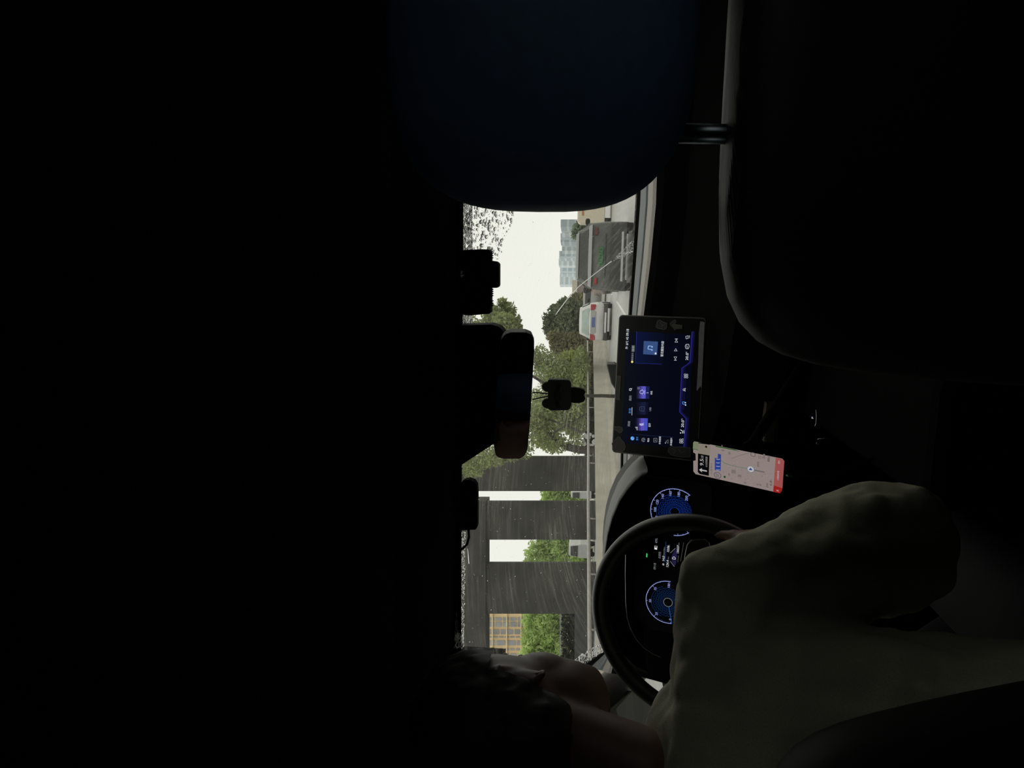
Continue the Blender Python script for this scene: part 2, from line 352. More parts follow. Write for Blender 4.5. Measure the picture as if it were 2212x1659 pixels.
# yellow building behind widest gap
def window_mat(name, wall, win, bw, bh, mortar, off=0.):
    m = bpy.data.materials.new(name); m.use_nodes = True; n = m.node_tree; b = n.nodes['Principled BSDF']; b.inputs['Roughness'].default_value = .6
    t = n.nodes.new('ShaderNodeTexCoord'); br = n.nodes.new('ShaderNodeTexBrick'); mp = n.nodes.new('ShaderNodeMapping')
    mp.inputs['Rotation'].default_value = (math.pi/2, 0, 0)
    n.links.new(t.outputs['Object'], mp.inputs[0]); n.links.new(mp.outputs[0], br.inputs['Vector'])
    br.offset = off; br.inputs['Scale'].default_value = 1; br.inputs['Brick Width'].default_value = bw; br.inputs['Row Height'].default_value = bh
    br.inputs['Mortar Size'].default_value = mortar; br.inputs['Mortar Smooth'].default_value = .1
    br.inputs['Color1'].default_value = win+(1,); br.inputs['Color2'].default_value = tuple(c*.8 for c in win)+(1,); br.inputs['Mortar'].default_value = wall+(1,)
    n.links.new(br.outputs['Color'], b.inputs['Base Color']); return m
yb = empty('office_building', at_ax(1280, 1380, 95)*np.array([1, 1, 0]), 'yellow office block with rows of grey windows seen through the widest viaduct gap', 'building')
mb = MB(); wall_px(mb, 1290, 1560, 960, 1270, 95, 14); mb.build('wall', mat('yellow_wall', (.80, .60, .33), nscale=.5, noise=.08), yb)
wm = mat('office_glass', (.33, .34, .35), rough=.3, nscale=.7, noise=.25)
for (y0, y1, pitch) in ((1318, 1323, 16), (1334, 1341, 16), (1344, 1354, 16), (1360, 1370, 15), (1375, 1377.5, 12), (1384, 1394, 22), (1401, 1405, 12), (1412, 1424, 16)):
    x = 1005
    while x < 1128:
        mb = MB(); wall_px(mb, y0, y1, x+1.2, x+pitch-1.8, 94.9, .1); mb.build('window', wm, yb); x += pitch
for row in range(4):
    mb = MB(); wall_px(mb, 1290, 1560, 1062+row*31, 1064.5+row*31, 94.7, .3); mb.build('ledge', mat('ledge', (.80, .66, .42), nscale=1), yb)
adopt(yb)
# skyline
haze_b = window_mat('hazy_tower', (.50, .57, .60), (.40, .48, .52), 9, 3.4, .5)  # distance haze is put into the pale tower colours
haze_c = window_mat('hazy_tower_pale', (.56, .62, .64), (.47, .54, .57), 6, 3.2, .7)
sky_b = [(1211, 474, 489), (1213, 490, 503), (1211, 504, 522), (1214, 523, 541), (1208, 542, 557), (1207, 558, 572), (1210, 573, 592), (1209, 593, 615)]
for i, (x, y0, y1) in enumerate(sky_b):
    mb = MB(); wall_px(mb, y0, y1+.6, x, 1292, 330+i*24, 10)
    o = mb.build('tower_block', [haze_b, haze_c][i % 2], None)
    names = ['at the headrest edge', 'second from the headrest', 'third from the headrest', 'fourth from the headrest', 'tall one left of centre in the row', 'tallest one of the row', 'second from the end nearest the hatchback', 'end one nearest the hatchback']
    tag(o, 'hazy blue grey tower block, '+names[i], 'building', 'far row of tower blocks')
mb = MB(); px_box(mb, 1240, 1262, 606, 668, 120, 6); bb = empty('long_building', at_ax(1275, 630, 120)*np.array([1, 1, 0]), 'long low building with a cream roof and brown walls behind the scooter rider', 'building')
mb.v = []; mb.f = []; mb.m = []; mb.sm = []
px_box(mb, 1236, 1247, 605, 668, 120, 6); mb.build('roof', mat('cream', (.62, .58, .47), nscale=.5), bb)
mb = MB(); px_box(mb, 1247, 1292, 607, 668, 120.3, 6); mb.build('wall', mat('brownish', (.27, .235, .21), nscale=.7, noise=.2), bb); adopt(bb)
tree('small pale green tree behind the roof of the dark car', 90, [[(1280, 510, .2), (1250, 508, .15)]], [(1256, 498, 1.1, 1.3, 700, .25), (1247, 505, .8, .8, 300, .25), (1262, 485, .9, .8, 300, .25)], leaf_mat('leaf_far', (.22, .27, .19)), group='far trees', name='far_tree')
tree('yellow green shrub between the long building and the dark tree', 75, [[(1280, 660, .2), (1250, 658, .15)]], [(1245, 652, .9, .9, 500, .2), (1262, 650, .8, .9, 500, .2), (1233, 655, .4, .5, 120, .2)], lf_olive, group='far trees', name='far_tree')

# ------------------------------------------------------------------ cars ahead
def loft(mb, stations, m=None):
    """stations: (Y, list of (x,z) right-half ring from bottom centre to top centre)"""
    n = len(stations[0][1]); V = []; 
    for Y, ring in stations:
        V += [(x, Y, z) for x, z in ring]+[(-x, Y, z) for x, z in ring[::-1]]
    k = 2*n; Fc = []
    for s in range(len(stations)-1):
        for i in range(k):
            a = s*k+i; b = s*k+(i+1) % k; Fc.append((a, b, b+k, a+k))
    Fc.append(tuple(range(k))); Fc.append(tuple((len(stations)-1)*k+i for i in range(k))[::-1])
    mb.add(V, Fc, m, True)
def ring(w_, zb, zbelt, wbelt, zr, wr):
    return [(.02, zb), (w_*.9, zb), (w_, zb+.12), (w_, (zb+zbelt)/2), (wbelt, zbelt), (wr*1.06, zbelt+(zr-zbelt)*.75), (wr, zr-.02), (wr*.75, zr), (.02, zr+.01)]
def xf(mb, X, Y, yaw):
    c, s = math.cos(yaw), math.sin(yaw); mb.v = [(X+c*a-s*b, Y+s*a+c*b, z) for a, b, z in mb.v]
silver = mat('grey_bright_trim', (.42, .42, .42), rough=.3, noise=.05)
def make_car(name, label, cat, X, Y, yaw, W, H, paint, Ln=4.3, belt=.95, zb=.28, feats=()):
    r = empty(name, (X, Y, 0), label, cat); w2 = W/2; wr = w2*.70
    st = [(0.0, ring(w2*.90, zb+.05, belt*.98, w2*.86, belt+.03, w2*.6)), (.12, ring(w2*.97, zb, belt, w2*.93, belt+.06, wr)), (.42, ring(w2, zb, belt, w2*.94, H-.03, wr)), (1.2, ring(w2, zb, belt, w2*.95, H, wr*1.03)),
          (2.2, ring(w2, zb, belt, w2*.95, H-.03, wr)), (3.0, ring(w2, zb, belt, w2*.93, belt+.08, wr)), (Ln-.3, ring(w2*.95, zb, belt-.12, w2*.88, belt-.05, wr)), (Ln, ring(w2*.8, zb+.1, belt-.3, w2*.75, belt-.25, wr*.8))]
    mb = MB(); loft(mb, st); xf(mb, X, Y, yaw); mb.build('body', paint, r)
    for sx in (-1, 1):
        for wy in (.75, Ln-.9):
            mb = MB(); mb.tube([(sx*(w2-.22), wy, .32), (sx*(w2-.01), wy, .32)], .32, 20); xf(mb, X, Y, yaw); wh = mb.build('wheel', tyre, r)
            mb = MB(); mb.tube([(sx*(w2-.02), wy, .32), (sx*(w2+.01), wy, .32)], .2, 16); xf(mb, X, Y, yaw); mb.build('hubcap', silver, wh)
        mb = MB(); z0 = belt+.03; z1 = H-.12
        mb.prism([(sx*(w2*.955), .6, z0), (sx*(w2*.955), 2.7, z0), (sx*(wr*1.09), 2.2, z1), (sx*(wr*1.09), .75, z1)], (sx*.02, 0, 0)); xf(mb, X, Y, yaw); mb.build('side_window', glass_dark, r)
        mb = MB(); mb.rbox((sx*(w2+.08), 2.6, belt+.08), (.1, .05, .07), 3, nu=12, nv=8); xf(mb, X, Y, yaw); mb.build('wing_mirror', tyre, r)
    for (nm, P, mm, th, y0) in feats:   # rear face features, local (x,z)
        mb = MB(); sl = (lambda z: 0.) if nm != 'rear_window' else (lambda z: max(0, (z-belt)/(H-belt))*.36)
        mb.prism([(a, y0+sl(b), b) for a, b in P], (0, th, 0)); xf(mb, X, Y, yaw); mb.build(nm, mm, r, bevel=.008)
    adopt(r); return r
def lamp(c, w_, h_): return [(c[0]-w_/2, c[1]-h_/2), (c[0]+w_/2, c[1]-h_/2), (c[0]+w_/2, c[1]+h_/2), (c[0]-w_/2, c[1]+h_/2)]
silver = mat('grey_bright_trim', (.42, .42, .42), rough=.3, noise=.05); blk = mat('black_plastic_out', (.03, .03, .03), rough=.5)
suvp = mat('dark_grey_car_paint', (.085, .092, .083), rough=.4, nscale=12, noise=.12, spec=.4); redl = mat('red_lamp', (.35, .02, .03), rough=.2); reddim = mat('dull_red_lamp', (.12, .03, .03), rough=.3)
green = mat('green_plate', (.02, .13, .04), rough=.4); green2 = mat('plate_dark_green', (.008, .05, .02), rough=.4); suvg = mat('suv_glass', (.06, .06, .056), rough=.35, nscale=40, noise=.3, spec=.2); blue = mat('blue_plate', (.08, .13, .33), rough=.4)
p = at_ax(1374, 555, 20.4)
SX, SY = p[0], p[1]
make_car('estate_car', 'dark grey car with a green number plate close ahead on the right', 'car', SX, SY, 0, 1.86, 1.52, suvp, belt=1.16, zb=.24, feats=[
    ('rear_window', [(-.72, 1.2), (.72, 1.2), (.56, 1.43), (-.56, 1.43)], suvg, .03, .0),
    ('roof_trim', [(-.62, 1.45), (.62, 1.45), (.58, 1.53), (-.58, 1.53)], silver, .06, .33),
    ('belt_trim', [(-.84, 1.10), (.84, 1.10), (.78, 1.19), (-.78, 1.19)], silver, .08, -.04),
    ('tail_light', lamp((-.66, .98), .17, .07), redl, .06, -.03), ('tail_light', lamp((.66, 1.0), .2, .09), reddim, .06, -.03),
    ('number_plate', lamp((.0, .86), .5, .12), green, .02, -.05),
    ('tailgate_crease', lamp((.0, .74), 1.2, .025), blk, .02, -.035),
    ('plate_stroke', [(-0.220, .845), (-0.180, .845), (-0.200, .93)], green2, .02, -.056),
    ('plate_stroke', [(-0.150, .845), (-0.110, .845), (-0.130, .93)], green2, .02, -.056),
    ('plate_stroke', [(-0.070, .845), (-0.030, .845), (-0.050, .93)], green2, .02, -.056),
    ('plate_stroke', [(0.010, .845), (0.050, .845), (0.030, .93)], green2, .02, -.056),
    ('plate_stroke', [(0.080, .845), (0.120, .845), (0.100, .93)], green2, .02, -.056),
    ('plate_stroke', [(0.160, .845), (0.200, .845), (0.180, .93)], green2, .02, -.056),

    ('bumper', [(-.9, .2), (.9, .2), (.86, .60), (-.86, .60)], blk, .12, -.08),
    ('exhaust_trim', lamp((0, .30), 1.3, .06), silver, .03, -.1)])
p = at_ax(1321, 697, 36.); WX, WY = p[0], p[1]
whp = mat('white_car_paint', (.60, .60, .58), rough=.3, noise=.04, nscale=2)
gl = mat('green_reflection_glass', (.33, .40, .36), rough=.15, nscale=2, noise=.2)  # greenish reflection in the rear window is put into its colour
greyt = mat('grey_panel', (.36, .36, .35), rough=.4, noise=.05)
make_car('hatchback_car', 'white hatchback with a blue number plate driving ahead between the trees and the dark car', 'car', WX, WY, .03, 1.74, 1.52, whp, belt=1.02, zb=.32, feats=[
    ('rear_window', [(-.68, 1.07), (.68, 1.07), (.50, 1.40), (-.50, 1.40)], gl, .03, -.01),
    ('tail_light', [(-.84, .76), (-.62, .78), (-.54, 1.0), (-.84, 1.0)], redl, .08, -.04), ('tail_light', [(.84, .76), (.62, .78), (.54, 1.0), (.84, 1.0)], redl, .08, -.04),
    ('tailgate_panel', [(-.5, .74), (.5, .74), (.62, .99), (-.62, .99)], greyt, .03, -.03),
    ('number_plate', lamp((0, .86), .46, .15), blue, .02, -.045),
    ('bumper', [(-.85, .2), (.85, .2), (.84, .38), (-.84, .38)], blk, .1, -.06),
    ('bumper_insert', lamp((0, .30), .95, .09), whp, .03, -.085)])
p = at_ax(1303, 644, 48.)
make_car('saloon_car', 'grey saloon half hidden ahead of the white hatchback, red light lit', 'car', p[0], p[1], 0, 1.75, 1.42, mat('silver_car_paint', (.28, .28, .27), rough=.3, noise=.05), belt=.9, feats=[
    ('rear_window', [(-.68, .96), (.68, .96), (.52, 1.3), (-.52, 1.3)], glass_dark, .03, 0), ('tail_light', lamp((-.62, .8), .28, .14), mat('lit_red_lamp', (.8, .05, .03), emit=1.2), .05, -.04), ('tail_light', lamp((.62, .8), .28, .14), redl, .05, -.04)])
p = at_ax(1290, 477, 34.)
# cream van at the headrest edge and white car beyond on the right
r = empty('delivery_van', at_ax(1300, 474, 42)*np.array([1, 1, 0]), 'cream van with orange markings at the edge of the headrest', 'van')
a = at_ax(1300, 462, 42); wd = 1.0
mb = MB(); mb.prism([(a[0]-wd/2, a[1], .35), (a[0]+1.2, a[1], .35), (a[0]+1.2, a[1], 1.85), (a[0]-wd/2+.1, a[1], 1.85), (a[0]-wd/2, a[1], 1.7)], (0, 3, 0)); mb.build('body', mat('cream_van', (.62, .56, .44)), r, bevel=.05)
mb = MB(); mb.prism([(a[0]-wd*.1, a[1]-.02, 1.5), (a[0]+.9, a[1]-.02, 1.5), (a[0]+.9, a[1]-.02, 1.62), (a[0]-wd*.1, a[1]-.02, 1.6)], (0, .03, 0)); mb.build('stripe', mat('orange_stripe', (.5, .18, .06)), r)
for sx in (-.3, .9):
    mb = MB(); mb.tube([(a[0]+sx-.1, a[1]+.5, .3), (a[0]+sx+.1, a[1]+.5, .3)], .3, 14); mb.build('wheel', tyre, r)
adopt(r)
# scooter rider
def rider(x, y, D, label):
    h = at_ax(x, y, D); g0 = np.array([h[0], h[1], 0]); 
    mb = MB(); s = h[2]/1.45
    P = lambda a, b, c: (g0[0]+a, g0[1]+b, c*s)
    cap(mb, P(0, .05, 1.05), P(0, 0, .72), .17, .15); cap(mb, P(0, .08, 1.2), P(0, .1, 1.38), .06, .07)
    for sx in (-1, 1):
        cap(mb, P(.17*sx, .08, 1.12), P(.27*sx, .2, .9), .055, .045); cap(mb, P(.27*sx, .2, .9), P(.26*sx, .45, .98), .045, .035)
        cap(mb, P(.1*sx, 0, .72), P(.14*sx, .35, .68), .085, .065); cap(mb, P(.14*sx, .35, .68), P(.13*sx, .38, .3), .06, .04)
    o = voxel(mb, 'person', mat('grey_pink_coat', (.28, .22, .2)), vox=.03, smooth=2); tag(o, 'person in a dull pink coat and black helmet riding a scooter between the two cars', 'person')
    mb = MB(); mb.rbox(P(0, .1, 1.45), (.15, .17, .17), 2.2, nu=20, nv=14); mb.build('helmet', blk, o)
    r2 = empty('motor_scooter', g0+np.array([0, .15, 0]), 'dark motor scooter under the person in the black helmet', 'scooter')
    mb = MB(); mb.rbox(P(0, .0, .55), (.16, .35, .16), 3, nu=16, nv=10); mb.build('body', blk, r2)
    for q in (-.4, .75):
        mb = MB(); mb.tube([P(-.05, q, .22), P(.05, q, .22)], .22, 16); mb.build('wheel', tyre, r2)
    mb = MB(); mb.tube([P(0, .7, .3), P(0, .5, .95)], .04, 8); mb.tube([P(-.3, .46, .97), P(.3, .46, .97)], .02, 8); mb.build('handlebar', blk, r2); adopt(r2)
rider(1269, 625, 30, '')
coral = mat('orange_cone', (.6, .16, .07))
for i, (x, y) in enumerate(((1264, 612), (1262, 641))):
    a = at_ax(x, y, 70); mb = MB(); mb.tube([(a[0], a[1], 0), (a[0], a[1], .1), (a[0], a[1], .11), (a[0], a[1], a[2]+.1)], [.35, .35, .22, .04], 12)
    tag(mb.build('traffic_marker', coral), 'orange traffic marker post beyond the scooter rider, '+['on the side of the dark car', 'on the side of the white hatchback'][i], 'traffic marker', 'orange markers')

# ================================================================== THE CAR CABIN
blackp = mat('black_plastic', (.0022, .0023, .0022), rough=.85, nscale=200, noise=.15, spec=.03)
padm = mat('dash_pad', (.17, .155, .135), rough=.55, nscale=150, noise=.15, bump=.1)
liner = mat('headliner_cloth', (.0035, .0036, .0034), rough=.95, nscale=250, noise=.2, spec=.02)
trimm = mat('pillar_trim', (.16, .152, .135), rough=.7, nscale=120, noise=.08)
doorm = mat('door_panel', (.002, .002, .002), rough=.9, spec=.03)
ZT = float(at(991, 860, 1.36)[2])
# windscreen plane
W_T = np.array([0, 1.36, ZT]); W_B = np.array([0, 2.34, 1.055]); wu = (W_T-W_B)/np.linalg.norm(W_T-W_B); wr_ = np.array([1., 0, 0])
WL = float(np.linalg.norm(W_T-W_B))
class Curved(Plane):
    def off(s, a, b): t = min(1, max(0, b/WL)); return (.42*(1-t)+.14*t)*abs(a/.78)**3
    def w(s, a, b, h=0.): return s.O+s.rt*a+s.up*b+s.n*h-np.array([0, s.off(a, b), 0])
    def l(s, x, y):
        q = Plane.l(s, x, y); O = s.O
        for _ in range(14):
            s.O = O-np.array([0, s.off(*q), 0]); q2 = Plane.l(s, x, y); s.O = O; q = (q+q2)/2
        return q
WS = Curved(W_B, wr_, wu)
# headliner / roof
mb = MB(); mb.add([(-.78, 1.36, ZT), (.78, 1.36, ZT), (.78, 1.0, ZT+.03), (-.78, 1.0, ZT+.03), (.78, -.9, ZT+.03), (-.78, -.9, ZT+.03),
                   (-.78, 1.36, ZT+.06), (.78, 1.36, ZT+.06), (.78, -.9, ZT+.09), (-.78, -.9, ZT+.09)],
                  [(0, 1, 2, 3), (3, 2, 4, 5), (6, 7, 1, 0), (6, 9, 8, 7), (5, 4, 8, 9)])
struct('ceiling', mb, liner)
mb = MB(); mb.tube([(-.7, 1.355, ZT-.002), (-.3, 1.357, ZT-.001), (.3, 1.357, ZT-.001), (.7, 1.355, ZT-.002)], .006, 8); struct('trim_1', mb, blackp)
mb = MB(); mb.box((0, .6, .15), (.82, 1.75, .03)); struct('floor', mb, doorm)
mb = MB(); mb.box((0, -.95, .85), (.82, .03, .75)); struct('wall_back', mb, doorm)
for sx, nm in ((-1, 'left'), (1, 'right')):
    mb = MB(); mb.box((sx*.80, .7, .55), (.03, 1.65, .42))                 # below the glass line
    mb.box((sx*.80, -.50, 1.24), (.03, .45, .29))                          # rear quarter
    mb.box((sx*.80, .48, 1.24), (.03, .06, .29))                            # B pillar
    mb.box((sx*.79, .9, ZT+.03), (.03, 1.0, .07))
    struct('wall_'+nm, mb, doorm)
def tinted(name, t):
    m = bpy.data.materials.new(name); m.use_nodes = True; n = m.node_tree; n.nodes.clear()
    o = n.nodes.new('ShaderNodeOutputMaterial'); a = n.nodes.new('ShaderNodeBsdfTransparent'); b = n.nodes.new('ShaderNodeBsdfGlossy'); x = n.nodes.new('ShaderNodeMixShader')
    a.inputs[0].default_value = t+(1,); b.inputs['Roughness'].default_value = .03; x.inputs[0].default_value = .04
    n.links.new(a.outputs[0], x.inputs[1]); n.links.new(b.outputs[0], x.inputs[2]); n.links.new(x.outputs[0], o.inputs[0]); return m
tint = tinted('tinted_glass', (.20, .21, .20))
tint2 = tinted('clear_rear_glass', (.85, .87, .87))  # unseen rear side glass, kept nearly clear to light shirt and headrest
mb = MB(); mb.box((-.80, 1.14, 1.2), (.003, .66, .25)); struct('window_2', mb, tint)
mb = MB(); mb.box((.80, 1.14, 1.2), (.003, .66, .25)); struct('window_3', mb, tint)
for i, sx in ((4, -1), (5, 1)):
    mb = MB(); mb.box((sx*.80, .18, 1.22), (.003, .24, .27)); struct('window_%d' % i, mb, tint2)
# A pillars
for sx, i in ((-1, 2), (1, 3)):
    mb = MB(); mb.tube([WS.w(sx*.80*(1-.06*t), t*(WL+.02)-.03) for t in (0, .25, .5, .75, 1)], [.04, .038, .036, .036, .036], 14); struct('trim_%d' % i, mb, trimm)
# windscreen glass with wiper smears
def wipe_mat():
    m = bpy.data.materials.new('wiped_glass'); m.use_nodes = True; n = m.node_tree; n.nodes.clear(); N = n.nodes.new; Lk = n.links.new
    out = N('ShaderNodeOutputMaterial'); tr = N('ShaderNodeBsdfTransparent'); tr.inputs[0].default_value = (.97, .975, .96, 1)
    tl = N('ShaderNodeBsdfTranslucent'); tl.inputs[0].default_value = (.95, .93, .85, 1)
    geo = N('ShaderNodeNewGeometry'); sub = N('ShaderNodeVectorMath'); sub.operation = 'SUBTRACT'; sub.inputs[1].default_value = (-.35, 2.42, 1.02)
    Lk(geo.outputs['Position'], sub.inputs[0]); ln = N('ShaderNodeVectorMath'); ln.operation = 'LENGTH'; Lk(sub.outputs[0], ln.inputs[0])
    sp = N('ShaderNodeSeparateXYZ'); Lk(sub.outputs[0], sp.inputs[0]); an = N('ShaderNodeMath'); an.operation = 'ARCTAN2'; Lk(sp.outputs['X'], an.inputs[0]); Lk(sp.outputs['Y'], an.inputs[1])
    a2 = N('ShaderNodeMath'); a2.operation = 'MULTIPLY'; a2.inputs[1].default_value = .06; Lk(an.outputs[0], a2.inputs[0])
    cb = N('ShaderNodeCombineXYZ'); Lk(ln.outputs['Value'], cb.inputs[0]); Lk(a2.outputs[0], cb.inputs[1])
    z1 = N('ShaderNodeTexNoise'); z1.inputs['Scale'].default_value = 95; z1.inputs['Detail'].default_value = 5; z1.inputs['Roughness'].default_value = .7; Lk(cb.outputs[0], z1.inputs['Vector'])
    z2 = N('ShaderNodeTexNoise'); z2.inputs['Scale'].default_value = 5; z2.inputs['Detail'].default_value = 3; Lk(geo.outputs['Position'], z2.inputs['Vector'])
    z3 = N('ShaderNodeTexNoise'); z3.inputs['Scale'].default_value = 420; z3.inputs['Detail'].default_value = 2; Lk(geo.outputs['Position'], z3.inputs['Vector'])
    def rampn(src, a, b, lo, hi):
        r = N('ShaderNodeMapRange'); r.inputs['From Min'].default_value = a; r.inputs['From Max'].default_value = b; r.inputs['To Min'].default_value = lo; r.inputs['To Max'].default_value = hi; Lk(src, r.inputs['Value']); return r.outputs[0]
    def mul(a, b): q = N('ShaderNodeMath'); q.operation = 'MULTIPLY'; Lk(a, q.inputs[0]); Lk(b, q.inputs[1]); return q.outputs[0]
    def addv(a, b): q = N('ShaderNodeMath'); q.operation = 'ADD'; q.use_clamp = True; Lk(a, q.inputs[0]); Lk(b, q.inputs[1]); return q.outputs[0]
    st = mul(rampn(z1.outputs['Fac'], .48, .75, 0, .16), rampn(z2.outputs['Fac'], .35, .7, .1, 1))
    fine = mul(rampn(z3.outputs['Fac'], .56, .75, 0, .09), rampn(z2.outputs['Fac'], .4, .65, .1, 1))
    base = rampn(z2.outputs['Fac'], .2, .8, .008, .022)
    x = N('ShaderNodeMixShader'); Lk(addv(addv(st, fine), base), x.inputs[0]); Lk(tr.outputs[0], x.inputs[1]); Lk(tl.outputs[0], x.inputs[2])
    gl_ = N('ShaderNodeBsdfGlossy'); gl_.inputs['Roughness'].default_value = .02; y = N('ShaderNodeMixShader'); y.inputs[0].default_value = .015
    Lk(x.outputs[0], y.inputs[1]); Lk(gl_.outputs[0], y.inputs[2]); Lk(y.outputs[0], out.inputs[0]); return m
mb = MB(); _n = 48
for j in range(9):
    for i in range(_n+1): mb.v.append(tuple(WS.w((-.77+1.54*i/_n)*(1-.06*j/8), -.02+(WL+.03)*j/8)))
mb.f = [(j*(_n+1)+i, j*(_n+1)+i+1, (j+1)*(_n+1)+i+1, (j+1)*(_n+1)+i) for j in range(8) for i in range(_n)]; mb.m = [0]*len(mb.f); mb.sm = [True]*len(mb.f); mb.mats = [None]
struct('window_1', mb, wipe_mat())
# rain on the outside of the glass
drop_m = bpy.data.materials.new('rain_water'); drop_m.use_nodes = True; n = drop_m.node_tree; n.nodes.clear()
_o = n.nodes.new('ShaderNodeOutputMaterial'); _g = n.nodes.new('ShaderNodeBsdfGlass'); _g.inputs['IOR'].default_value = 1.33; _g.inputs['Roughness'].default_value = .0
n.links.new(_g.outputs[0], _o.inputs[0])
def inside(pt, poly):
    x, y = pt; c = False; j = len(poly)-1
    for i in range(len(poly)):
        if (poly[i][1] > y) != (poly[j][1] > y) and x < (poly[j][0]-poly[i][0])*(y-poly[i][1])/(poly[j][1]-poly[i][1])+poly[i][0]: c = not c
        j = i
    return c
def drops(mb, poly, n, smin, smax, el=1.7, ecc_dir=0.):
    xs = [p[0] for p in poly]; ys = [p[1] for p in poly]; k = 0
    while k < n:
        x = random.uniform(min(xs), max(xs)); y = random.uniform(min(ys), max(ys))
        if not inside((x, y), poly): continue
        k += 1; a, b = WS.l(x, y); r = smin+(smax-smin)*random.random()**3; e = random.uniform(1, el); h = r*.55
        V = []; Fc = []; nu = 8; th0 = random.uniform(-.3, .3)+ecc_dir
        ca, sa = math.cos(th0), math.sin(th0)
        for j, (rr, hh) in enumerate(((1, 0.0), (.9, .45), (.6, .82))):
            for i in range(nu):
                g = 2*math.pi*i/nu; p, q = r*rr*math.cos(g), r*rr*e*math.sin(g); p, q = ca*p-sa*q, sa*p+ca*q
                V.append(WS.w(a+p, b+q, -(.001+h*hh)))
        V.append(WS.w(a, b, -(.001+h)))
        for j in range(2):
            for i in range(nu): Fc.append((j*nu+i, j*nu+(i+1) % nu, (j+1)*nu+(i+1) % nu, (j+1)*nu+i))
        for i in range(nu): Fc.append((2*nu+i, 2*nu+(i+1) % nu, 3*nu))
        Fc.append(tuple(range(nu))[::-1]); mb.add(V, Fc, None, True)
mb = MB()
drops(mb, [(1022, 430), (1108, 445), (1112, 460), (1095, 515), (1078, 565), (1060, 545), (1022, 540)], 420, .0008, .0042, 1.9)
drops(mb, [(990, 430), (1022, 433), (1022, 545), (990, 545)], 1700, .0009, .0026, 1.6)
drops(mb, [(990, 675), (1022, 678), (1020, 705), (990, 705)], 400, .0009, .0026, 1.6)
drops(mb, [(988, 1005), (999, 1008), (996, 1080), (986, 1080)], 260, .0008, .0022, 1.6)
drops(mb, [(985, 1145), (1006, 1150), (1003, 1400), (983, 1400)], 1100, .0008, .0026, 1.6)
drops(mb, [(1322, 566), (1345, 540), (1370, 515), (1370, 545), (1330, 562)], 300, .001, .003, 1.6)
drops(mb, [(1232, 1434), (1260, 1412), (1302, 1384), (1312, 1405), (1285, 1420), (1256, 1440)], 260, .001, .003, 2.6)
drops(mb, [(1000, 1010), (1290, 1000), (1290, 1390), (1005, 1390)], 180, .0005, .0016, 1.6)
drops(mb, [(1110, 480), (1360, 480), (1320, 640), (1280, 980), (1160, 980), (1100, 620)], 90, .0004, .0011, 1.6)
tag(mb.build('raindrops', drop_m), 'raindrops scattered over the unwiped top and corners of the windscreen', 'raindrops', kind='stuff')
def ridge(P, r, label):
    mb = MB(); mb.tube([WS.w(*WS.l(x, y), -.0012) for x, y in P], r, 8)
    tag(mb.build('water_ridge', drop_m), label, 'water ridge')
ridge([(1182, 708), (1205, 674), (1230, 641), (1252, 618), (1271, 603), (1290, 588), (1306, 576), (1322, 564)], .0010, 'bright curved line of water left by the wiper across the dark tree')
ridge([(1322, 564), (1335, 556), (1352, 547), (1368, 543)], .0014, 'dark water line along the drop filled corner over the dark car')
ridge([(1010, 1175), (1012, 1195), (1014, 1218)], .0008, 'short bright water line near the roof cable')
ridge([(1003, 1335), (1002, 1365), (1001, 1392)], .0008, 'thin water line above the hair of the driver')

# ---------------------------------------------------------------- dashboard
dash = empty('dashboard', (0, 2.0, .5), 'black dashboard below the windscreen with grey pad and chrome line', 'dashboard')
edge_px = [(1379, 330), (1375, 440), (1367, 560), (1359, 681), (1350, 830), (1342, 979), (1341, 1071), (1338, 1180), (1325, 1330), (1309, 1405), (1262, 1437)]
base = []
for x, y in edge_px[:9]:
    q = WS.w(*WS.l(x, y)); base.append(q)
base = [np.array([.78, base[0][1]-.06, base[0][2]+.01])]+base
base += [WS.w(*WS.l(1309, 1405)), WS.w(*WS.l(1262, 1437))]
front_px = [(1414, 330), (1411, 440), (1400, 560), (1385, 681), (1371, 830), (1362, 979), (1358, 1071), (1347, 1180), (1333, 1330)]
fr = []
for (x, y), bq in zip(front_px, base[1:10]): q = ground(x, y, bq[2]-.006); fr.append(q)
fr = [fr[0]+np.array([.3, -.06, 0])]+fr+[base[10]+(fr[-1]-base[9])+np.array([0, 0, -.01]), base[11]+(fr[-1]-base[9])+np.array([0, -.02, -.05])]
base = base[:len(fr)]
def dash_strip(mb, prof):
    """profile: (kind, how far from the glass edge to the pad edge or metres, height)"""
    V = []
    for b, f in zip(base, fr):
        for kind, t, dz in prof:
            if kind == 'o' and f[0] < -.2: t = t*.25
            if kind == 'f': q = b+(f-b)*t+np.array([0, 0, dz])
            else: q = f+np.array([0, -t, dz])
            V.append(q)
    n = len(prof); Fc = []
    for i in range(len(base)-1):
        for j in range(n-1):
            a = i*n+j; Fc.append((a, a+1, a+n+1, a+n))
    mb.add(V, Fc, None, False)
mb = MB(); dash_strip(mb, [('f', -.1, .0), ('f', .02, .0), ('f', .05, -.01), ('f', .25, -.012)]); mb.build('defroster_lip', blackp, dash)
mb = MB(); dash_strip(mb, [('f', .25, -.012), ('f', .27, .0), ('f', .62, .0), ('f', .64, -.012)]); mb.build('defroster_panel', mat('blue_grey_panel', (.05, .062, .065), rough=.6, nscale=100), dash)
mb = MB(); dash_strip(mb, [('f', .64, -.012), ('f', .72, -.012), ('f', .73, .0), ('f', .97, .0), ('o', .0, -.006)]); mb.build('pad', padm, dash)
mb = MB(); dash_strip(mb, [('o', .0, -.006), ('o', .01, -.02), ('o', .02, -.07), ('o', .10, -.12), ('o', .22, -.18), ('o', .24, -.30), ('o', .1, -.5), ('o', .1, -.9)]); mb.build('fascia', blackp, dash)
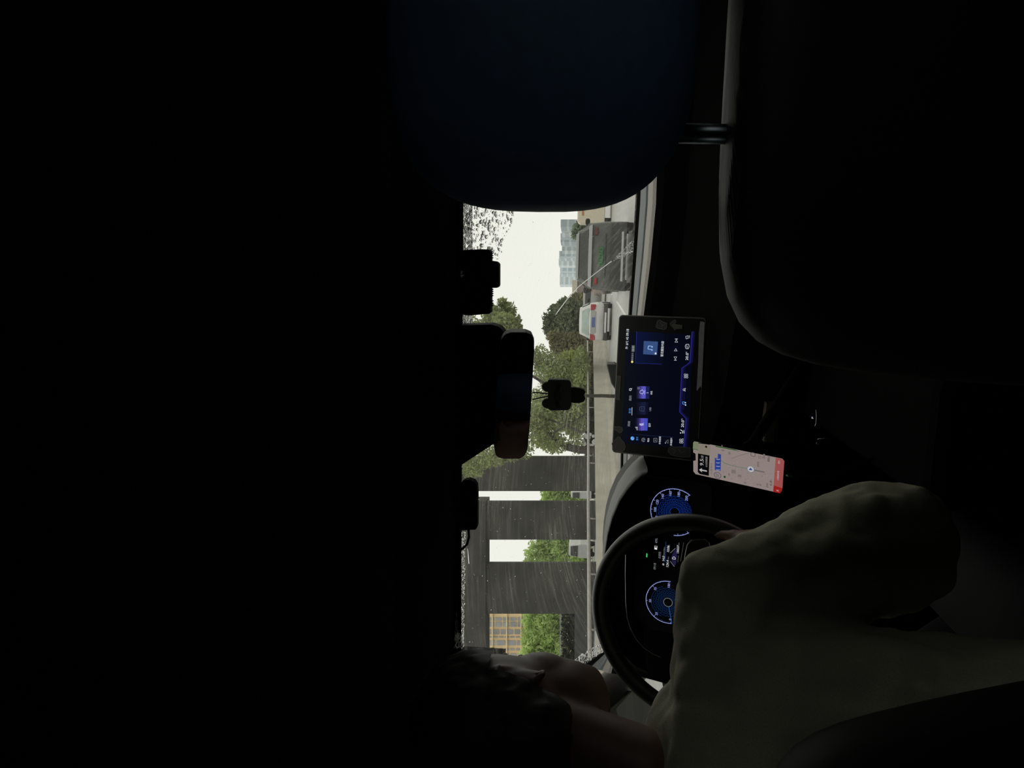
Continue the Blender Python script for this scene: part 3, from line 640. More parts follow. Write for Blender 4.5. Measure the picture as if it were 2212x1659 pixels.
chrome = mat('chrome', (.6, .6, .6), rough=.18, metal=1., noise=.05)
def px_tube(P, Y, r, n=8):
    mb = MB(); mb.tube([at(x, y, Y) for x, y in P], r, n); return mb
px_tube([(1591, 640), (1590, 678), (1586, 758)], 1.795, .0016).build('chrome_strip', chrome, dash)
px_tube([(1583, 803), (1580, 845), (1576, 905)], 1.795, .0014).build('chrome_strip', chrome, dash)
px_tube([(1570, 910), (1568, 945)], 1.795, .001).build('chrome_strip', chrome, dash)
# centre vents
mb = MB()
for i in range(7): 
    z0 = .86-.013*i; mb.box((.02, 1.785, z0), (.13, .012, .002))
mb.build('vent', blackp, dash)
# dash top speaker bump behind the display
mb = MB(); P = [(1310, 787), (1330, 787), (1345, 800), (1345, 850), (1334, 858), (1329, 842), (1320, 828)]
mb.prism([at(x, y, 1.9) for x, y in P], (0, .05, 0)); mb.build('sensor_hump', mat('hump', (.06, .06, .056), rough=.6), dash, bevel=.003)
# instrument hood
hood = [(1400, 1016), (1388, 1021), (1372, 1035), (1356, 1053), (1338, 1080), (1322, 1118), (1312, 1155), (1306, 1195), (1303, 1240), (1305, 1300), (1316, 1360), (1340, 1415), (1375, 1450), (1400, 1460)]
mb = MB(); V = []; Fc = []; H = [at(x, y, 1.60) for x, y in hood]; n = len(H); cen = np.mean(H, 0)
for s, (dy, sc, dz) in enumerate(((.0, .955, 0), (.0, .985, 0), (.02, 1.0, 0), (.12, .985, 0), (.22, .92, -.01), (.34, .72, -.03))):
    for q in H: V.append((cen[0]+(q[0]-cen[0])*sc, q[1]+dy, cen[2]+(q[2]-cen[2])*(sc if s != 5 else .3)+dz))
for s in range(5):
    for i in range(n-1): a = s*n+i; Fc.append((a, a+1, a+n+1, a+n))
mb.add(V, Fc, None, True)
mb.build('instrument_hood', mat('hood_leather', (.017, .016, .014), rough=.5, nscale=150), dash)
# inner recess
CR, CU, CN = frame(-.0, .28)
CLO = at(1450, 1205, 1.66)
mb = MB(); H2 = [cen+(np.array(q)-cen)*.94 for q in H]; back = [(q[0], 1.80, q[2]) for q in H2]
mb.add([tuple(q) for q in H2]+back, [(i, i+1, n+i+1, n+i) for i in range(n-1)], None, True); mb.build('hood_lining', mat('hood_lining', (.004, .004, .004), rough=.7), dash)
mb = MB(); mb.prism([(q[0], 1.80, q[2]) for q in H2]+[(H2[-1][0], 1.80, .80), (H2[0][0], 1.80, .80)], (0, .01, 0)); mb.build('hood_back', mat('hood_lining', (.004, .004, .004)), dash)
bz = px_tube([(1352, 1180), (1351, 1240), (1352, 1300), (1355, 1335), (1362, 1358), (1374, 1380), (1390, 1398), (1410, 1412), (1425, 1418), (1437, 1423)], 1.60, .0013); bz.build('bezel_line', mat('satin_metal', (.5, .5, .48), rough=.25, metal=1.), dash)
# right small switch frame
px_tube([(1502, 1108), (1498, 1104), (1498, 1097), (1501, 1093), (1520, 1092)], 1.7, .0012).build('switch_frame', chrome, dash)
adopt(dash)

# ---------------------------------------------------------------- instrument screen
clu = empty('instrument_screen', CLO, 'wide instrument screen with two blue lattice dials behind the steering wheel', 'instrument screen')
CP = Plane(CLO, CR, CU)
arcm = glow('dial_arc', (150, 160, 225), 1.0); bluel = glow('lattice_blue', (14, 46, 120), 1.); bluel2 = glow('lattice_left', (22, 52, 100), 1.); wht = glow('dash_white', (215, 218, 222), 1.); whd = glow('dash_dim', (130, 135, 140), .8)
mb = MB(); mb.prism([CP.w(a, b, -.012) for a, b in rrect(.36, .16, .02)], CP.n*.010); mb.build('screen_body', mat('screen_black', (.003, .003, .003), rough=.25), clu)
def dial(P, ctr, rim_, nums, lat, a_full, a0, a1, label):
    c = P.l(*ctr); R = np.linalg.norm(P.l(*rim_)-c); P.mb = MB()
    A = math.radians
    P.arc(c, R, A(a0), A(a1), .0012, arcm); 
    for i in range(len(nums)*2-1):
        g = A(a_full[0]+(a_full[1]-a_full[0])*i/(len(nums)*2-2))
        if min(A(a0), A(a1))-.01 <= g <= max(A(a0), A(a1))+.01:
            l0 = .90 if i % 2 == 0 else .94
            P.line([(c[0]+R*(l0+.02)*math.cos(g), c[1]+R*(l0+.02)*math.sin(g)), (c[0]+R*math.cos(g), c[1]+R*math.sin(g))], .0006, arcm)
    for i, t in enumerate(nums):
        g = A(a_full[0]+(a_full[1]-a_full[0])*i/(len(nums)-1))
        if t and min(A(a0), A(a1))-.01 <= g <= max(A(a0), A(a1))+.01:
            P.text(t, (c[0]+R*.81*math.cos(g), c[1]+R*.81*math.sin(g)), R*.105, arcm, ang=0)
    P.arc(c, R*.76, A(20), A(160), .0006, lat)
    nn = 26
    for i in range(nn):
        for d in (-1, 1):
            g0 = 2*math.pi*i/nn; pts = [(c[0]+R*rr*math.cos(g0+d*(rr-.25)*2.0), c[1]+R*rr*math.sin(g0+d*(rr-.25)*2.0)) for rr in (.24, .34, .44, .54, .62, .68)]
            P.line(pts, .00026, lat)
    for rr in (.34, .44, .54, .68): P.arc(c, R*rr, 0, 6.2832, .0003, lat)
    P.arc(c, R*.20, 0, 6.2832, .001, whd if lat is bluel2 else lat)
    return P.mb.build('dial', None, clu) and (c, R)
c2, R2 = dial(CP, (1457, 1106), (1406, 1108), ['0', '20', '40', '60', '80', '100', '120', '140', '160', '180', '200'], bluel, (215, -35), 150, -37, '')
c2, R2 = dial(CP, (1458, 1106), (1406, 1108), ['']*11, bluel, (215, -35), 218, 180, '')
c1, R1 = dial(CP, (1443, 1301), (1396, 1300), ['0', '25', '50', '75', '100'], bluel2, (190, 0), 192, -4, '')
CP.mb = MB(); g = math.radians(193); CP.line([(c1[0]+R1*.2*math.cos(g), c1[1]+R1*.2*math.sin(g)), (c1[0]+R1*math.cos(g), c1[1]+R1*math.sin(g))], .0016, glow('needle_blue', (30, 70, 130)))
CP.mb.build('needle', None, clu)
CP.mb = MB()
CP.ptext('49%', 1418, 1168, 5, whd, 11); CP.pline([(1414.5, 1179), (1419.5, 1180), (1419, 1187), (1414, 1186)], 1, wht, closed=True); CP.ppoly([(1414.5, 1182), (1419.5, 1183), (1419, 1187), (1414, 1186)], wht, .001)
CP.ptext('09:18', 1414.5, 1223, 5, whd, 14)
CP.ptext('总里程', 1425, 1199, 5, whd, 15)
CP.ptext('14.0', 1433.5, 1206, 5, wht, 11); CP.ptext('kWh/100km', 1435, 1190, 3, whd, 18); CP.ptext('ø', 1433, 1219, 4, wht)
CP.ptext('124.4', 1442, 1217, 5.2, wht, 15); CP.ptext('km', 1443.6, 1205, 2.6, whd, 5); CP.ptext('10:06', 1443.5, 1185, 5.2, wht, 14); CP.ptext('h', 1445, 1178, 2.6, whd)
CP.ptext('D', 1456, 1205, 7, wht, 6); CP.ptext('130237', 1464.5, 1186, 4.6, wht, 18); CP.ptext('km', 1466.5, 1174.5, 2.5, whd, 5)
gr_ = glow('ready_green', (40, 190, 90)); CP.ppoly([(1396, 1195), (1399, 1196), (1398.5, 1204), (1395.5, 1203)], gr_)
CP.pline([(1438.5, 1170), (1438, 1190), (1437.5, 1215)], 1.6, glow('blue_bar', (14, 40, 90)), .0005)
CP.ppoly([(1459, 1184), (1463, 1200), (1460, 1218), (1457, 1224), (1449, 1206)], glow('purple_bar', (30, 26, 62)), .0004)
CP.pline([(1448.5, 1194), (1459, 1184)], 1., whd); CP.pline([(1448, 1212), (1457, 1224)], 1., whd)
CP.pline([(1464, 1214), (1466, 1200)], 1.6, glow('strip_olive', (52, 56, 44))); CP.pline([(1470, 1212), (1474, 1190), (1477, 1172)], 1.3, glow('strip_olive', (52, 56, 44)))
CP.mb.build('readouts', None, clu); adopt(clu)

# ---------------------------------------------------------------- centre display
rt, up, nn_ = frame(.1045, .3409, -.0201)
DO = np.array([-.0107, 1.7297, 1.041]); _s = DO[1]
# refit so that the corners land for this pitch
def fit_center(px, Y0): return at(px[0], px[1], Y0)
DO = fit_center((1420.5, 836), 1.7297)
DP = Plane(DO, rt, up); DW, DH = .318, .198
dis = empty('centre_display', DO-up*DH/2, 'wide touch display showing a blue music page in the middle of the dashboard', 'display')
mb = MB(); mb.prism([DP.w(a, b, -.010) for a, b in rrect(DW, DH, .009)], DP.n*.010); mb.build('housing', mat('display_shell', (.06, .06, .06), rough=.4), dis, bevel=.0012)
mb = MB(); mb.prism([DP.w(a, b, -.0004) for a, b in rrect(DW-.006, DH-.006, .007)], DP.n*.001); mb.build('front_glass', mat('front_black', (.003, .003, .003), rough=.35, spec=.3), dis)
mb = MB(); mb.box(DP.w(0, -.03, -.04), (.05, .022, .03), R=np.stack([rt, -nn_, up], 1)); mb.build('bracket', blackp, dis, bevel=.004)
navy = glow('ui_navy', (1, 4, 18)); DP.ppoly([(1353, 717), (1496, 722), (1489, 969), (1343, 957)], navy, .0008)
scr_ = DP.mb.build('screen', None, dis); DP.mb = MB()
H1 = .0012; H2_ = .0016
uw = glow('ui_white', (222, 226, 232)); ud = glow('ui_grey', (140, 145, 155)); ub = glow('ui_blue', (70, 140, 220)); uind = glow('ui_indigo', (62, 66, 150)); unav2 = glow('ui_navy2', (4, 12, 44)); ucard = glow('ui_card', (52, 78, 124)); uline = glow('ui_line', (44, 50, 150)); upur = glow('ui_purple', (96, 84, 186)); udk = glow('ui_darkcard', (18, 22, 52)); ugl = glow('ui_iconblue', (150, 190, 240)); uyel = glow('ui_yellow', (235, 215, 130))
# player panel
for i in range(8):
    t0, t1 = i/8, (i+1)/8; x0 = 1375+t0*60; x1 = 1375+t1*60; f_ = 1-t0*.9
    DP.ppoly([(x0, 716+t0*3), (x1, 716+t1*3), (x1-2.5, 786), (x0-2.5, 784)], glow('ui_panel%d' % i, (2+2*f_, 6+8*f_, 20+30*f_)), .001)
DP.pline([(1375.5, 716), (1373, 784.5), (1430, 786.5)], .6, uline, H1)
DP.ppoly([(1391, 736.5), (1421.5, 738), (1419.5, 767), (1389.5, 765)], ucard, H1)
DP.pline([(1402.5, 748), (1400.5, 749.5), (1400, 753.5), (1401, 754.5)], 1.1, ugl, H2_); DP.pline([(1401, 747.2), (1409, 748)], 1.2, ugl, H2_); DP.pline([(1401, 754.3), (1408, 755)], 1.2, ugl, H2_); DP.pline([(1401, 747), (1400.5, 754.5)], 1.2, ugl, H2_)
for x, y in ((1409, 749.3), (1408.6, 756)): DP.disc(DP.l(x, y), 1.6*DP.scale(x, y), ugl, H2_)
star = [(5*math.sin(i*math.pi/5)*(1 if i % 2 == 0 else .45), 5*math.cos(i*math.pi/5)*(1 if i % 2 == 0 else .45)) for i in range(10)]
sc_ = DP.scale(1416, 764)*.6; c = DP.l(1416.5, 763.5); DP.poly([(c[0]+a*sc_, c[1]+b*sc_) for a, b in star], uw, H2_)
T = lambda t, x, y, h, m=uw, w_=None: DP.ptext(t, x, y, h, m, w_, h=H2_)
T('09:18', 1356, 718, 5.4, uw, 14); T('4G', 1355.5, 731, 5, uw, 6); T('26℃', 1355, 741, 5, uw, 9); T('外', 1354, 751, 5.6, uw)
T('酷我音乐', 1366.5, 770, 4.4, ud, 16); DP.disc(DP.l(1366, 781.5), 2.4*DP.scale(1366, 781), uyel, H2_)
DP.ppoly([(1365, 746), (1371.5, 746), (1371, 760), (1364.5, 760)], glow('ui_badge', (88, 96, 92)), H1); T('登录', 1368.2, 753, 4.2, ud, 11)
T('暂无播放内容', 1431, 753.5, 6, uw, 33)
def tri(x, y, d, s=1.):  # d=1 pointing to picture top
    DP.pline([(x-2.7*s, y+2.6*d*s), (x+2.7*s, y+2.6*d*s), (x, y-2.6*d*s)], .95, uw, H2_, closed=True)
# triangles point right (picture up) / left (picture down)
def play(x, y, d):
    DP.pline([(x-3, y+2.7*d), (x+3, y+2.7*d), (x, y-2.7*d)], 1., uw, H2_, closed=True)
play(1461.3, 736.6, 1); DP.pline([(1458.3, 732.2), (1464.3, 732.2)], 1., uw, H2_)
play(1460, 755.5, 1); DP.arc(DP.l(1459.8, 755.5), 6.4*DP.scale(1460, 755), 0, 6.2832, .0005, glow('ui_ring', (10, 24, 60)), H1)
play(1459.3, 773.5, -1); DP.pline([(1456.5, 778), (1462, 778)], 1., uw, H2_)
# tabs
T('网络', 1359, 915, 5.4, ud, 11); T('本地', 1361, 887.5, 5.4, ub, 11); T('我的', 1362, 860, 5.4, ud, 11)
DP.pline([(1365.8, 880), (1365.3, 897)], .8, uw, H2_)
DP.arc(DP.l(1362, 841.5), 2.2*DP.scale(1362, 841), 0, 6.2832, .0010, uw, H2_); DP.pline([(1364, 839.8), (1365.6, 838.6)], 1., uw, H2_)
def tile(x0, x1, y0, y1, cols):
    nn2 = len(cols)
    for i, cc in enumerate(cols):
        a, b = x0+(x1-x0)*i/nn2, x0+(x1-x0)*(i+1)/nn2; DP.ppoly([(a, y0+.1*i), (b, y0+.1*i), (b-.6, y1), (a-.6, y1)], glow('tile%s' % str(cc), cc), H1)
tile(1376, 1395.5, 834, 861, [(24, 22, 52), (40, 36, 88), (62, 56, 130), (84, 76, 170), (92, 84, 182), (84, 82, 180)]); tile(1395.5, 1403.5, 834.5, 861.5, [(26, 30, 80), (22, 28, 78)])
tile(1376, 1395, 868, 895.5, [(8, 10, 30), (12, 16, 40), (18, 22, 52), (20, 24, 56)]); tile(1395, 1401, 868.5, 896, [(7, 10, 34)])
tile(1374, 1399.5, 903, 930, [(20, 18, 44), (40, 34, 88), (66, 54, 136), (88, 72, 176), (84, 78, 184), (66, 74, 180), (60, 76, 190)])
DP.pline([(1382.5, 847), (1384, 843.5), (1387, 843.5), (1387, 841), (1391.5, 846), (1390.5, 848), (1387, 852), (1387, 849.7), (1383.5, 849.7)], 1.0, glow('ui_lav', (190, 196, 240)), H2_, closed=True); DP.pline([(1393.6, 842.5), (1393, 852)], 1., glow('ui_lav', (190, 196, 240)), H2_)
for q in (0, 1.8, 3.6): DP.pline([(1378+q, 836), (1378+q, 841)], .6, ud, H2_)
T('2', 1399, 848.5, 3.6, uw); T('本机', 1407.5, 848.5, 4.6, uw, 8); T('USB', 1405, 884, 4.2, ud, 8); T('蓝牙', 1403.5, 918, 4.6, uw, 8)
usb = glow('ui_usb', (70, 76, 104)); DP.pline([(1382, 881), (1384, 878.5), (1392, 878.5), (1391.5, 888), (1384, 887.5), (1382, 885.5)], .9, usb, H2_, closed=True); DP.pline([(1387, 881), (1386.7, 885.5)], .8, usb, H2_)
bt = glow('ui_lav', (190, 196, 240)); DP.pline([(1382, 914.3), (1388.5, 919.5), (1391, 917), (1386.5, 914.6), (1381.5, 917.3), (1384.5, 919.6), (1391, 913.5)], 1., bt, H2_); DP.pline([(1381.5, 917.3), (1391, 917)], .9, bt, H2_)
for q, hq in ((0, 2.5), (1.7, 4), (3.2, 5.5)): DP.pline([(1378-hq, 928-q*1.6), (1378, 928-q*1.6)], .9, uw, H2_)
# sidebar
DP.pline([(1362, 937.5), (1400, 940.5), (1455, 944.5)], .7, glow('ui_side', (26, 34, 76)), H1)
for (x, y, t, col, wp) in ((1366.5, 946.8, '音乐', ub, 8), (1390.5, 950, '电台', ud, 8), (1415.5, 950.7, '本地视频', ud, 17), (1440, 953.7, '本地图片', ud, 17)):
    k_ = DP.scale(x, y)
    if t == '音乐': DP.disc(DP.l(x, y), 4.2*k_, ub, H1); DP.arc(DP.l(x, y), 2.2*k_, 0, 5, .0007, uw, H2_)
    elif t == '电台':
        for rr in (4., 2.3): DP.arc(DP.l(x, y), rr*k_, -.9, 4.0, .0006, ud, H2_)
        DP.pline([(x, y), (x+4, y)], .8, ud, H2_)
    elif t == '本地视频': DP.pline([(x-3, y-4), (x+4, y-4), (x+4, y+4), (x-3, y+4)], .9, ud, H2_, closed=True); DP.disc(DP.l(x+.5, y), 1.1*k_, ud, H2_)
    else: DP.pline([(x+3.5, y-4), (x+3.5, y+4), (x-1.5, y-.5)], .9, ud, H2_, closed=True); DP.disc(DP.l(x-2.2, y+3), 1.3*k_, ud, H2_)
    T(t, x+10.3, y+.4, 4.4, col if t == '音乐' else uw, wp)
# climate bar
def bar_fill():
    P = [(1495, 716), (1490, 783), (1473, 795), (1468, 890), (1482, 904), (1477, 966)]
    for i in range(5):
        d = 1.8*i; DP.pline([(x+d*.9+.6, y) for x, y in P], 1.7, glow('ui_bar%d' % i, (int(24-4.5*i), int(22-4*i), int(92-17*i))), .0010+.00002*i)
    DP.pline(P, .8, uline, H1)
bar_fill()
DP.ppoly([(1477, 800), (1482, 800), (1478, 885), (1472, 885)], glow('ui_bar2', (15, 14, 58)), .0009)
T('20.0', 1484.5, 770.5, 5.6, uw, 15); T('℃', 1483, 761.5, 2.6, uw); T('20.0', 1475, 915.5, 5.6, uw, 15); T('℃', 1473.5, 906, 2.6, uw)
for (x, y) in ((1480, 809.5), (1480, 814.5), (1484.5, 809.8), (1484.5, 814.8)): DP.arc(DP.l(x, y), 1.9*DP.scale(x, y), 0, 6.2832, .0006, uw, H2_)
k_ = DP.scale(1480, 840); DP.arc(DP.l(1478, 841.8), 2.2*k_, 0, 6.2832, .0007, uw, H2_); DP.arc(DP.l(1483.5, 842), 4*k_, .5, 2.6, .0007, uw, H2_)
DP.pline([(1474.5, 868), (1480.5, 868.5)], 1.1, ub, H2_); DP.pline([(1474.5, 868), (1475.5, 873)], 1.3, ub, H2_); DP.pline([(1475.5, 873), (1481, 873.5)], 1.1, ub, H2_)
for x, y in ((1480.8, 869.8), (1481.3, 874.8)): DP.disc(DP.l(x, y), 1.4*k_, uw, H2_)
DP.pline([(1482, 744), (1480.5, 748), (1482, 753), (1487, 753.5), (1489, 749), (1488, 743.5)], .9, uw, H2_, closed=True); DP.pline([(1484, 746), (1485, 752)], .8, uw, H2_)
DP.pline([(1486, 725), (1481.5, 727), (1482.5, 732), (1487, 731)], .9, uw, H2_, closed=True); 
for q in range(3): DP.pline([(1488+q*.6, 725.5+q*2.2), (1490.5, 725.5+q*2.2)], .7, uw, H2_)
DP.pline([(1470, 928), (1474.5, 931), (1475, 936)], 1.3, uw, H2_); DP.disc(DP.l(1470.5, 935), 1.3*k_, uw, H2_); DP.pline([(1477.5, 929), (1478, 936)], .9, uw, H2_)
for (x, y) in ((1470, 950), (1470, 955), (1474, 950.3), (1474, 955.3)): DP.arc(DP.l(x, y), 2.0*k_, 0, 6.2832, .0006, uw, H2_)
T('1', 1475.5, 947.5, 3., uw)
DP.mb.build('screen_graphics', None, scr_)
# stickers on the bezel
def blob(P, m, name, edge=None, h=.0018):
    DP.mb = MB(); DP.mb.prism([DP.w(*DP.l(x, y), h-.0008) for x, y in P], DP.n*.0006, m); 
    if edge: DP.pline(P, 1.4, edge, h+.0002, closed=True)
    return DP.mb
ste = mat('sticker_edge', (.05, .05, .043)); stf = mat('sticker_fill', (.008, .011, .008)); sty = mat('sticker_tan', (.022, .015, .009)); sto = mat('sticker_olive', (.04, .036, .018))
def sticker(P, f, label, extra=None):
    mb = blob(P, f, 'sticker', ste); 
    if extra: extra()
    o = DP.mb.build('sticker', None, None); tag(o, label, 'sticker', 'stickers on the display frame')
sticker([(1417, 706), (1421, 692.5), (1426, 691), (1430, 694), (1441.5, 698.5), (1440, 709), (1436, 712), (1421, 709)], stf, 'dark cup shaped sticker on the upper right of the display frame', lambda: (DP.pline([(1422, 695), (1420, 708)], 1.2, ste, .0022), DP.pline([(1427, 697), (1432, 703), (1429, 707)], 1.2, ste, .0022), DP.pline([(1432, 703), (1438, 700)], 1.2, ste, .0022)))
sticker([(1447, 699), (1458, 690.5), (1462, 693.5), (1458, 699), (1451, 705)], stf, 'small green rectangular sticker between the cup and the yellow glass')
sticker([(1450, 703), (1455, 700.5), (1461, 701), (1474, 703), (1473.5, 709.5), (1462, 710), (1458, 713.5), (1455, 708)], sto, 'yellow drink glass sticker at the bottom right of the display frame')
sticker([(1326, 925), (1328.5, 921), (1334, 921.5), (1339, 921), (1344.5, 923.5), (1346, 929), (1343, 933), (1338, 935), (1333.5, 930.5), (1329, 929)], sty, 'small brown cloud shaped sticker on the left of the display frame')
sticker([(1322.5, 958), (1326, 953), (1332, 948), (1336, 943.5), (1340, 944), (1343, 950), (1349, 956), (1351.5, 964), (1350, 971), (1344, 975.5), (1335, 975.5), (1326, 970)], sty, 'round brown fruit shaped sticker at the top left corner of the display')
sticker([(1443, 975), (1446, 967), (1452, 963.5), (1458, 966), (1470, 965), (1478, 966), (1492, 966.5), (1491, 987), (1470, 987), (1456, 984), (1449, 981)], stf, 'dark portrait shaped sticker by the phone at the lower left of the display', lambda: (DP.pline([(1452, 968), (1460, 974), (1455, 980)], 1.2, ste, .0022), DP.pline([(1466, 970), (1472, 978), (1480, 974)], 1.6, ste, .0022)))
sticker([(1333.5, 811), (1341, 812.5), (1338.5, 864.5), (1330.5, 863)], mat('label_grey', (.03, .03, .027)), 'narrow dark label strip with raised letters on top of the display frame', lambda: [DP.pline([(1334.5+.4*(q % 2), 816+q*4.2), (1338.5-.2*q*.1, 816.6+q*4.2), (1337, 818.6+q*4.2)], .8, mat('label_marks', (.012, .012, .011)), .0022) for q in range(11)])
# pale torn tape
DP.mb = MB(); P = [(1513, 694), (1522.5, 696), (1516, 838), (1513, 834), (1506, 844.5), (1505, 842), (1508.5, 780), (1510, 720)]
DP.mb.prism([DP.w(*DP.l(x, y), .0008) for x, y in P], DP.n*.0006); 
tag(DP.mb.build('paper_strip', mat('paper_tape', (.13, .14, .14), rough=.7, nscale=80)), 'torn pale paper strip stuck along the bottom edge of the display', 'paper strip')
adopt(dis)

# ---------------------------------------------------------------- phone in its holder
rt, up, n_ = frame(-.3038, .4825, .0956)
PO = at(1594.5, 1008, 1.296); PP = Plane(PO, rt, up)
pc = [(1497.5, 957), (1500, 953), (1690, 990.5), (1694.5, 996), (1689, 1060), (1685, 1065), (1503, 1024), (1498, 1018)]
ph = empty('phone', PP.w(0, -.08), 'phone with a lit pale map page held upright left of the display', 'phone')
L_ = np.array(PP.L(pc)); cx_, cy_ = L_.mean(0); 
def grow(P, d): 
    P = np.array(P); c = P.mean(0); v_ = P-c; return [tuple(c+q*(1+d/np.linalg.norm(q))) for q in v_]
mb = MB(); mb.prism([PP.w(a, b, -.009) for a, b in grow(L_, .0035)], PP.n*.0088); mb.build('case', blackp, ph, bevel=.0008)
pkm = glow('map_pink', (152, 138, 134), .82)
PP.mb = MB(); PP.poly([tuple(q) for q in L_], pkm, .0004)
g1 = glow('map_grey', (128, 118, 116), .8); g2 = glow('map_pale', (160, 150, 140), .85)
pbk = glow('map_black', (6, 6, 8)); pbl = glow('map_blue', (38, 60, 140)); pgr = glow('map_green', (20, 90, 60)); prd = glow('map_red', (150, 78, 76)); prd2 = glow('map_red2', (150, 30, 30)); ptx = glow('map_text', (62, 52, 62)); pwh = glow('map_white', (190, 185, 185), .9)
PP.ppoly([(1497.5, 956), (1500, 953), (1509.5, 955), (1508.5, 971.5), (1497, 970)], glow('map_leaf', (120, 128, 100), .9), .0006); PP.pline([(1497, 969.5), (1509, 972)], 1.2, pgr, .0008)
PP.ppoly([(1497, 976.5), (1499.5, 977.5), (1503, 980), (1503.3, 994), (1498, 995), (1497, 995)], pbk, .0008)
PP.ppoly([(1508, 979), (1533, 983.5), (1531.5, 1027.5), (1512, 1023.5), (1507.5, 1019)], pbk, .0008); PP.ppoly([(1509, 957), (1535, 962), (1533.5, 985), (1509, 979.5)], glow('map_card', (138, 130, 116), .85), .0006); PP.ppoly([(1509, 955), (1534, 958.5), (1533.8, 960.5), (1509, 957.3)], pbk, .0007)
PT = lambda t, x, y, h, m=ptx, w_=None: PP.ptext(t, x, y, h, m, w_, h=.0011)
PT('9.5', 1516.3, 998, 7.5, pwh, 15); PT('公里', 1517.5, 987, 5, glow('map_lt', (150, 150, 150)), 8); PT('G15沈海高速', 1526.5, 997, 4.6, glow('map_lt', (150, 150, 150)), 24)
PP.ppoly([(1510.5, 1014), (1517, 1010.5), (1516, 1013.5), (1527.5, 1015.8), (1527.3, 1018.4), (1516, 1016.2), (1517, 1019.8)], pwh, .0011)
PT('211公里 2时21分', 1537, 1012, 4.2, ptx, 27)
PP.ppoly([(1551, 979.5), (1558, 981), (1557, 1017), (1544.5, 1015), (1544.5, 988.5), (1551, 989.5)], pbl, .0009)
for q in range(4): PP.pline([(1547.5, 991+q*7.6), (1551.5, 992+q*7.6), (1555.5, 991.5+q*7.6)], 1.2, pwh, .0011)
k_ = PP.scale(1550, 1026)
PP.arc(PP.l(1550.5, 1026), 7.0*k_, 0, 6.2832, .0008, glow('map_navy', (48, 44, 90)), .0011); PT('57', 1550.5, 1026, 6, glow('map_navy', (48, 44, 90)), 7)
PP.pline([(1546, 963.5), (1570, 968), (1590, 972)], 2.2, glow('map_darkgreen', (30, 80, 24)), .0009); PP.pline([(1590, 972), (1597, 975)], 1.2, pgr, .0009)
road = glow('map_road', (98, 112, 96)); PP.pline([(1558, 994), (1566, 1000), (1580, 1005), (1600, 1009), (1615, 1012)], 1.6, road, .0009); PP.pline([(1622, 1013.5), (1652, 1019.5)], 3, glow('map_road2', (100, 94, 96)), .0009); PP.pline([(1580, 990), (1600, 983), (1618, 978)], 1.4, g1, .0008)
PP.arc(PP.l(1622, 1013), 7*k_, 0, 6.2832, .0009, glow('map_ring', (100, 110, 130)), .001); PP.disc(PP.l(1622, 1013), 6.6*k_, pwh, .00095); PP.ppoly([(1617.5, 1014.5), (1622, 1009.5), (1626, 1015.2)], pbl, .0012)
PP.arc(PP.l(1627, 981), 4.6*k_, 0, 6.2832, .0007, ptx, .001)
for (x, y, w1, h1) in ((1562, 972, 7, 3), (1576, 978, 5, 6), (1585, 1018, 9, 8), (1575, 1024, 3, 6), (1598, 1027, 8, 5), (1610, 1042, 5, 4), (1651, 985, 4, 10), (1661, 990, 5, 13), (1638, 1002, 4, 12), (1560, 962, 2, 3)):
    PP.ppoly([(x-w1/2, y-h1/2), (x+w1/2, y-h1/2+1), (x+w1/2, y+h1/2+1), (x-w1/2, y+h1/2)], g1, .0008)
PP.ppoly([(1524, 962), (1528, 963), (1527.6, 967), (1523.6, 966)], pbk, .001); PP.ppoly([(1564, 1027), (1568, 1028), (1567.6, 1032), (1563.6, 1031)], glow('map_dg', (10, 60, 20)), .001)
PT('5.2', 1641, 987, 5, ptx, 6); PT('公里', 1647, 988, 3.2, ptx, 5); PT('Q', 1637, 1046, 5, ptx); PT('搜索', 1643, 1047, 3.6, ptx, 6); PT('路线规划', 1657.5, 1047.5, 4, ptx, 11); PT('6.8', 1665.5, 1043, 5, ptx, 12); PT('更多', 1660, 993, 3.8, ptx, 8)
PP.ppoly([(1676, 988), (1690, 990.5), (1694.5, 996), (1690.5, 1054), (1671.5, 1048)], prd, .0009); PP.ppoly([(1671.5, 1048), (1690.5, 1054), (1689, 1060), (1685, 1065), (1670.5, 1062)], prd2, .0009)
PT('上滑查看详情', 1681, 1027, 4.4, pwh, 24); PT('退出', 1683, 998, 4.4, pwh, 8); PT('X', 1680, 1059, 5, pwh)
random.seed(3)
for i in range(60):
    x = random.uniform(1560, 1668); y = 965+(x-1500)*.2+random.uniform(12, 62); w1 = random.uniform(.6, 1.6)
    if y < 955+(x-1500)*.2+9 or y > 1020+(x-1500)*.22: continue
    PP.ppoly([(x-w1, y-w1/2), (x+w1, y-w1/2), (x+w1, y+w1/2), (x-w1, y+w1/2)], g1 if i % 2 else g2, .00085)
PP.mb.build('screen', None, ph); adopt(ph)
ho = empty('phone_holder', PP.w(0, 0, -.05), 'black clamp arm holding the phone to the dashboard', 'phone holder')
mb = MB(); mb.box(PP.w(.0, 0, -.017), (.022, .006, .035), R=np.stack([rt, -n_, up], 1)); mb.build('clamp_plate', blackp, ho, bevel=.003)
mb = MB(); mb.tube([PP.w(0, 0, -.02), PP.w(.012, 0, -.16), PP.w(.03, 0, -.42)], .010, 12); mb.build('arm', blackp, ho)
for s in (-1, 1):
    mb = MB(); mb.tube([PP.w(.0, -.01, -.016), PP.w(s*.040, -.01, -.016), PP.w(s*.041, -.01, .001)], .005, 8); mb.build('jaw', blackp, ho)
adopt(ho)
cb = empty('charging_cable', PP.w(*PP.l(1705, 1028), 0), 'black charging cable with a green metal plug below the phone', 'cable')
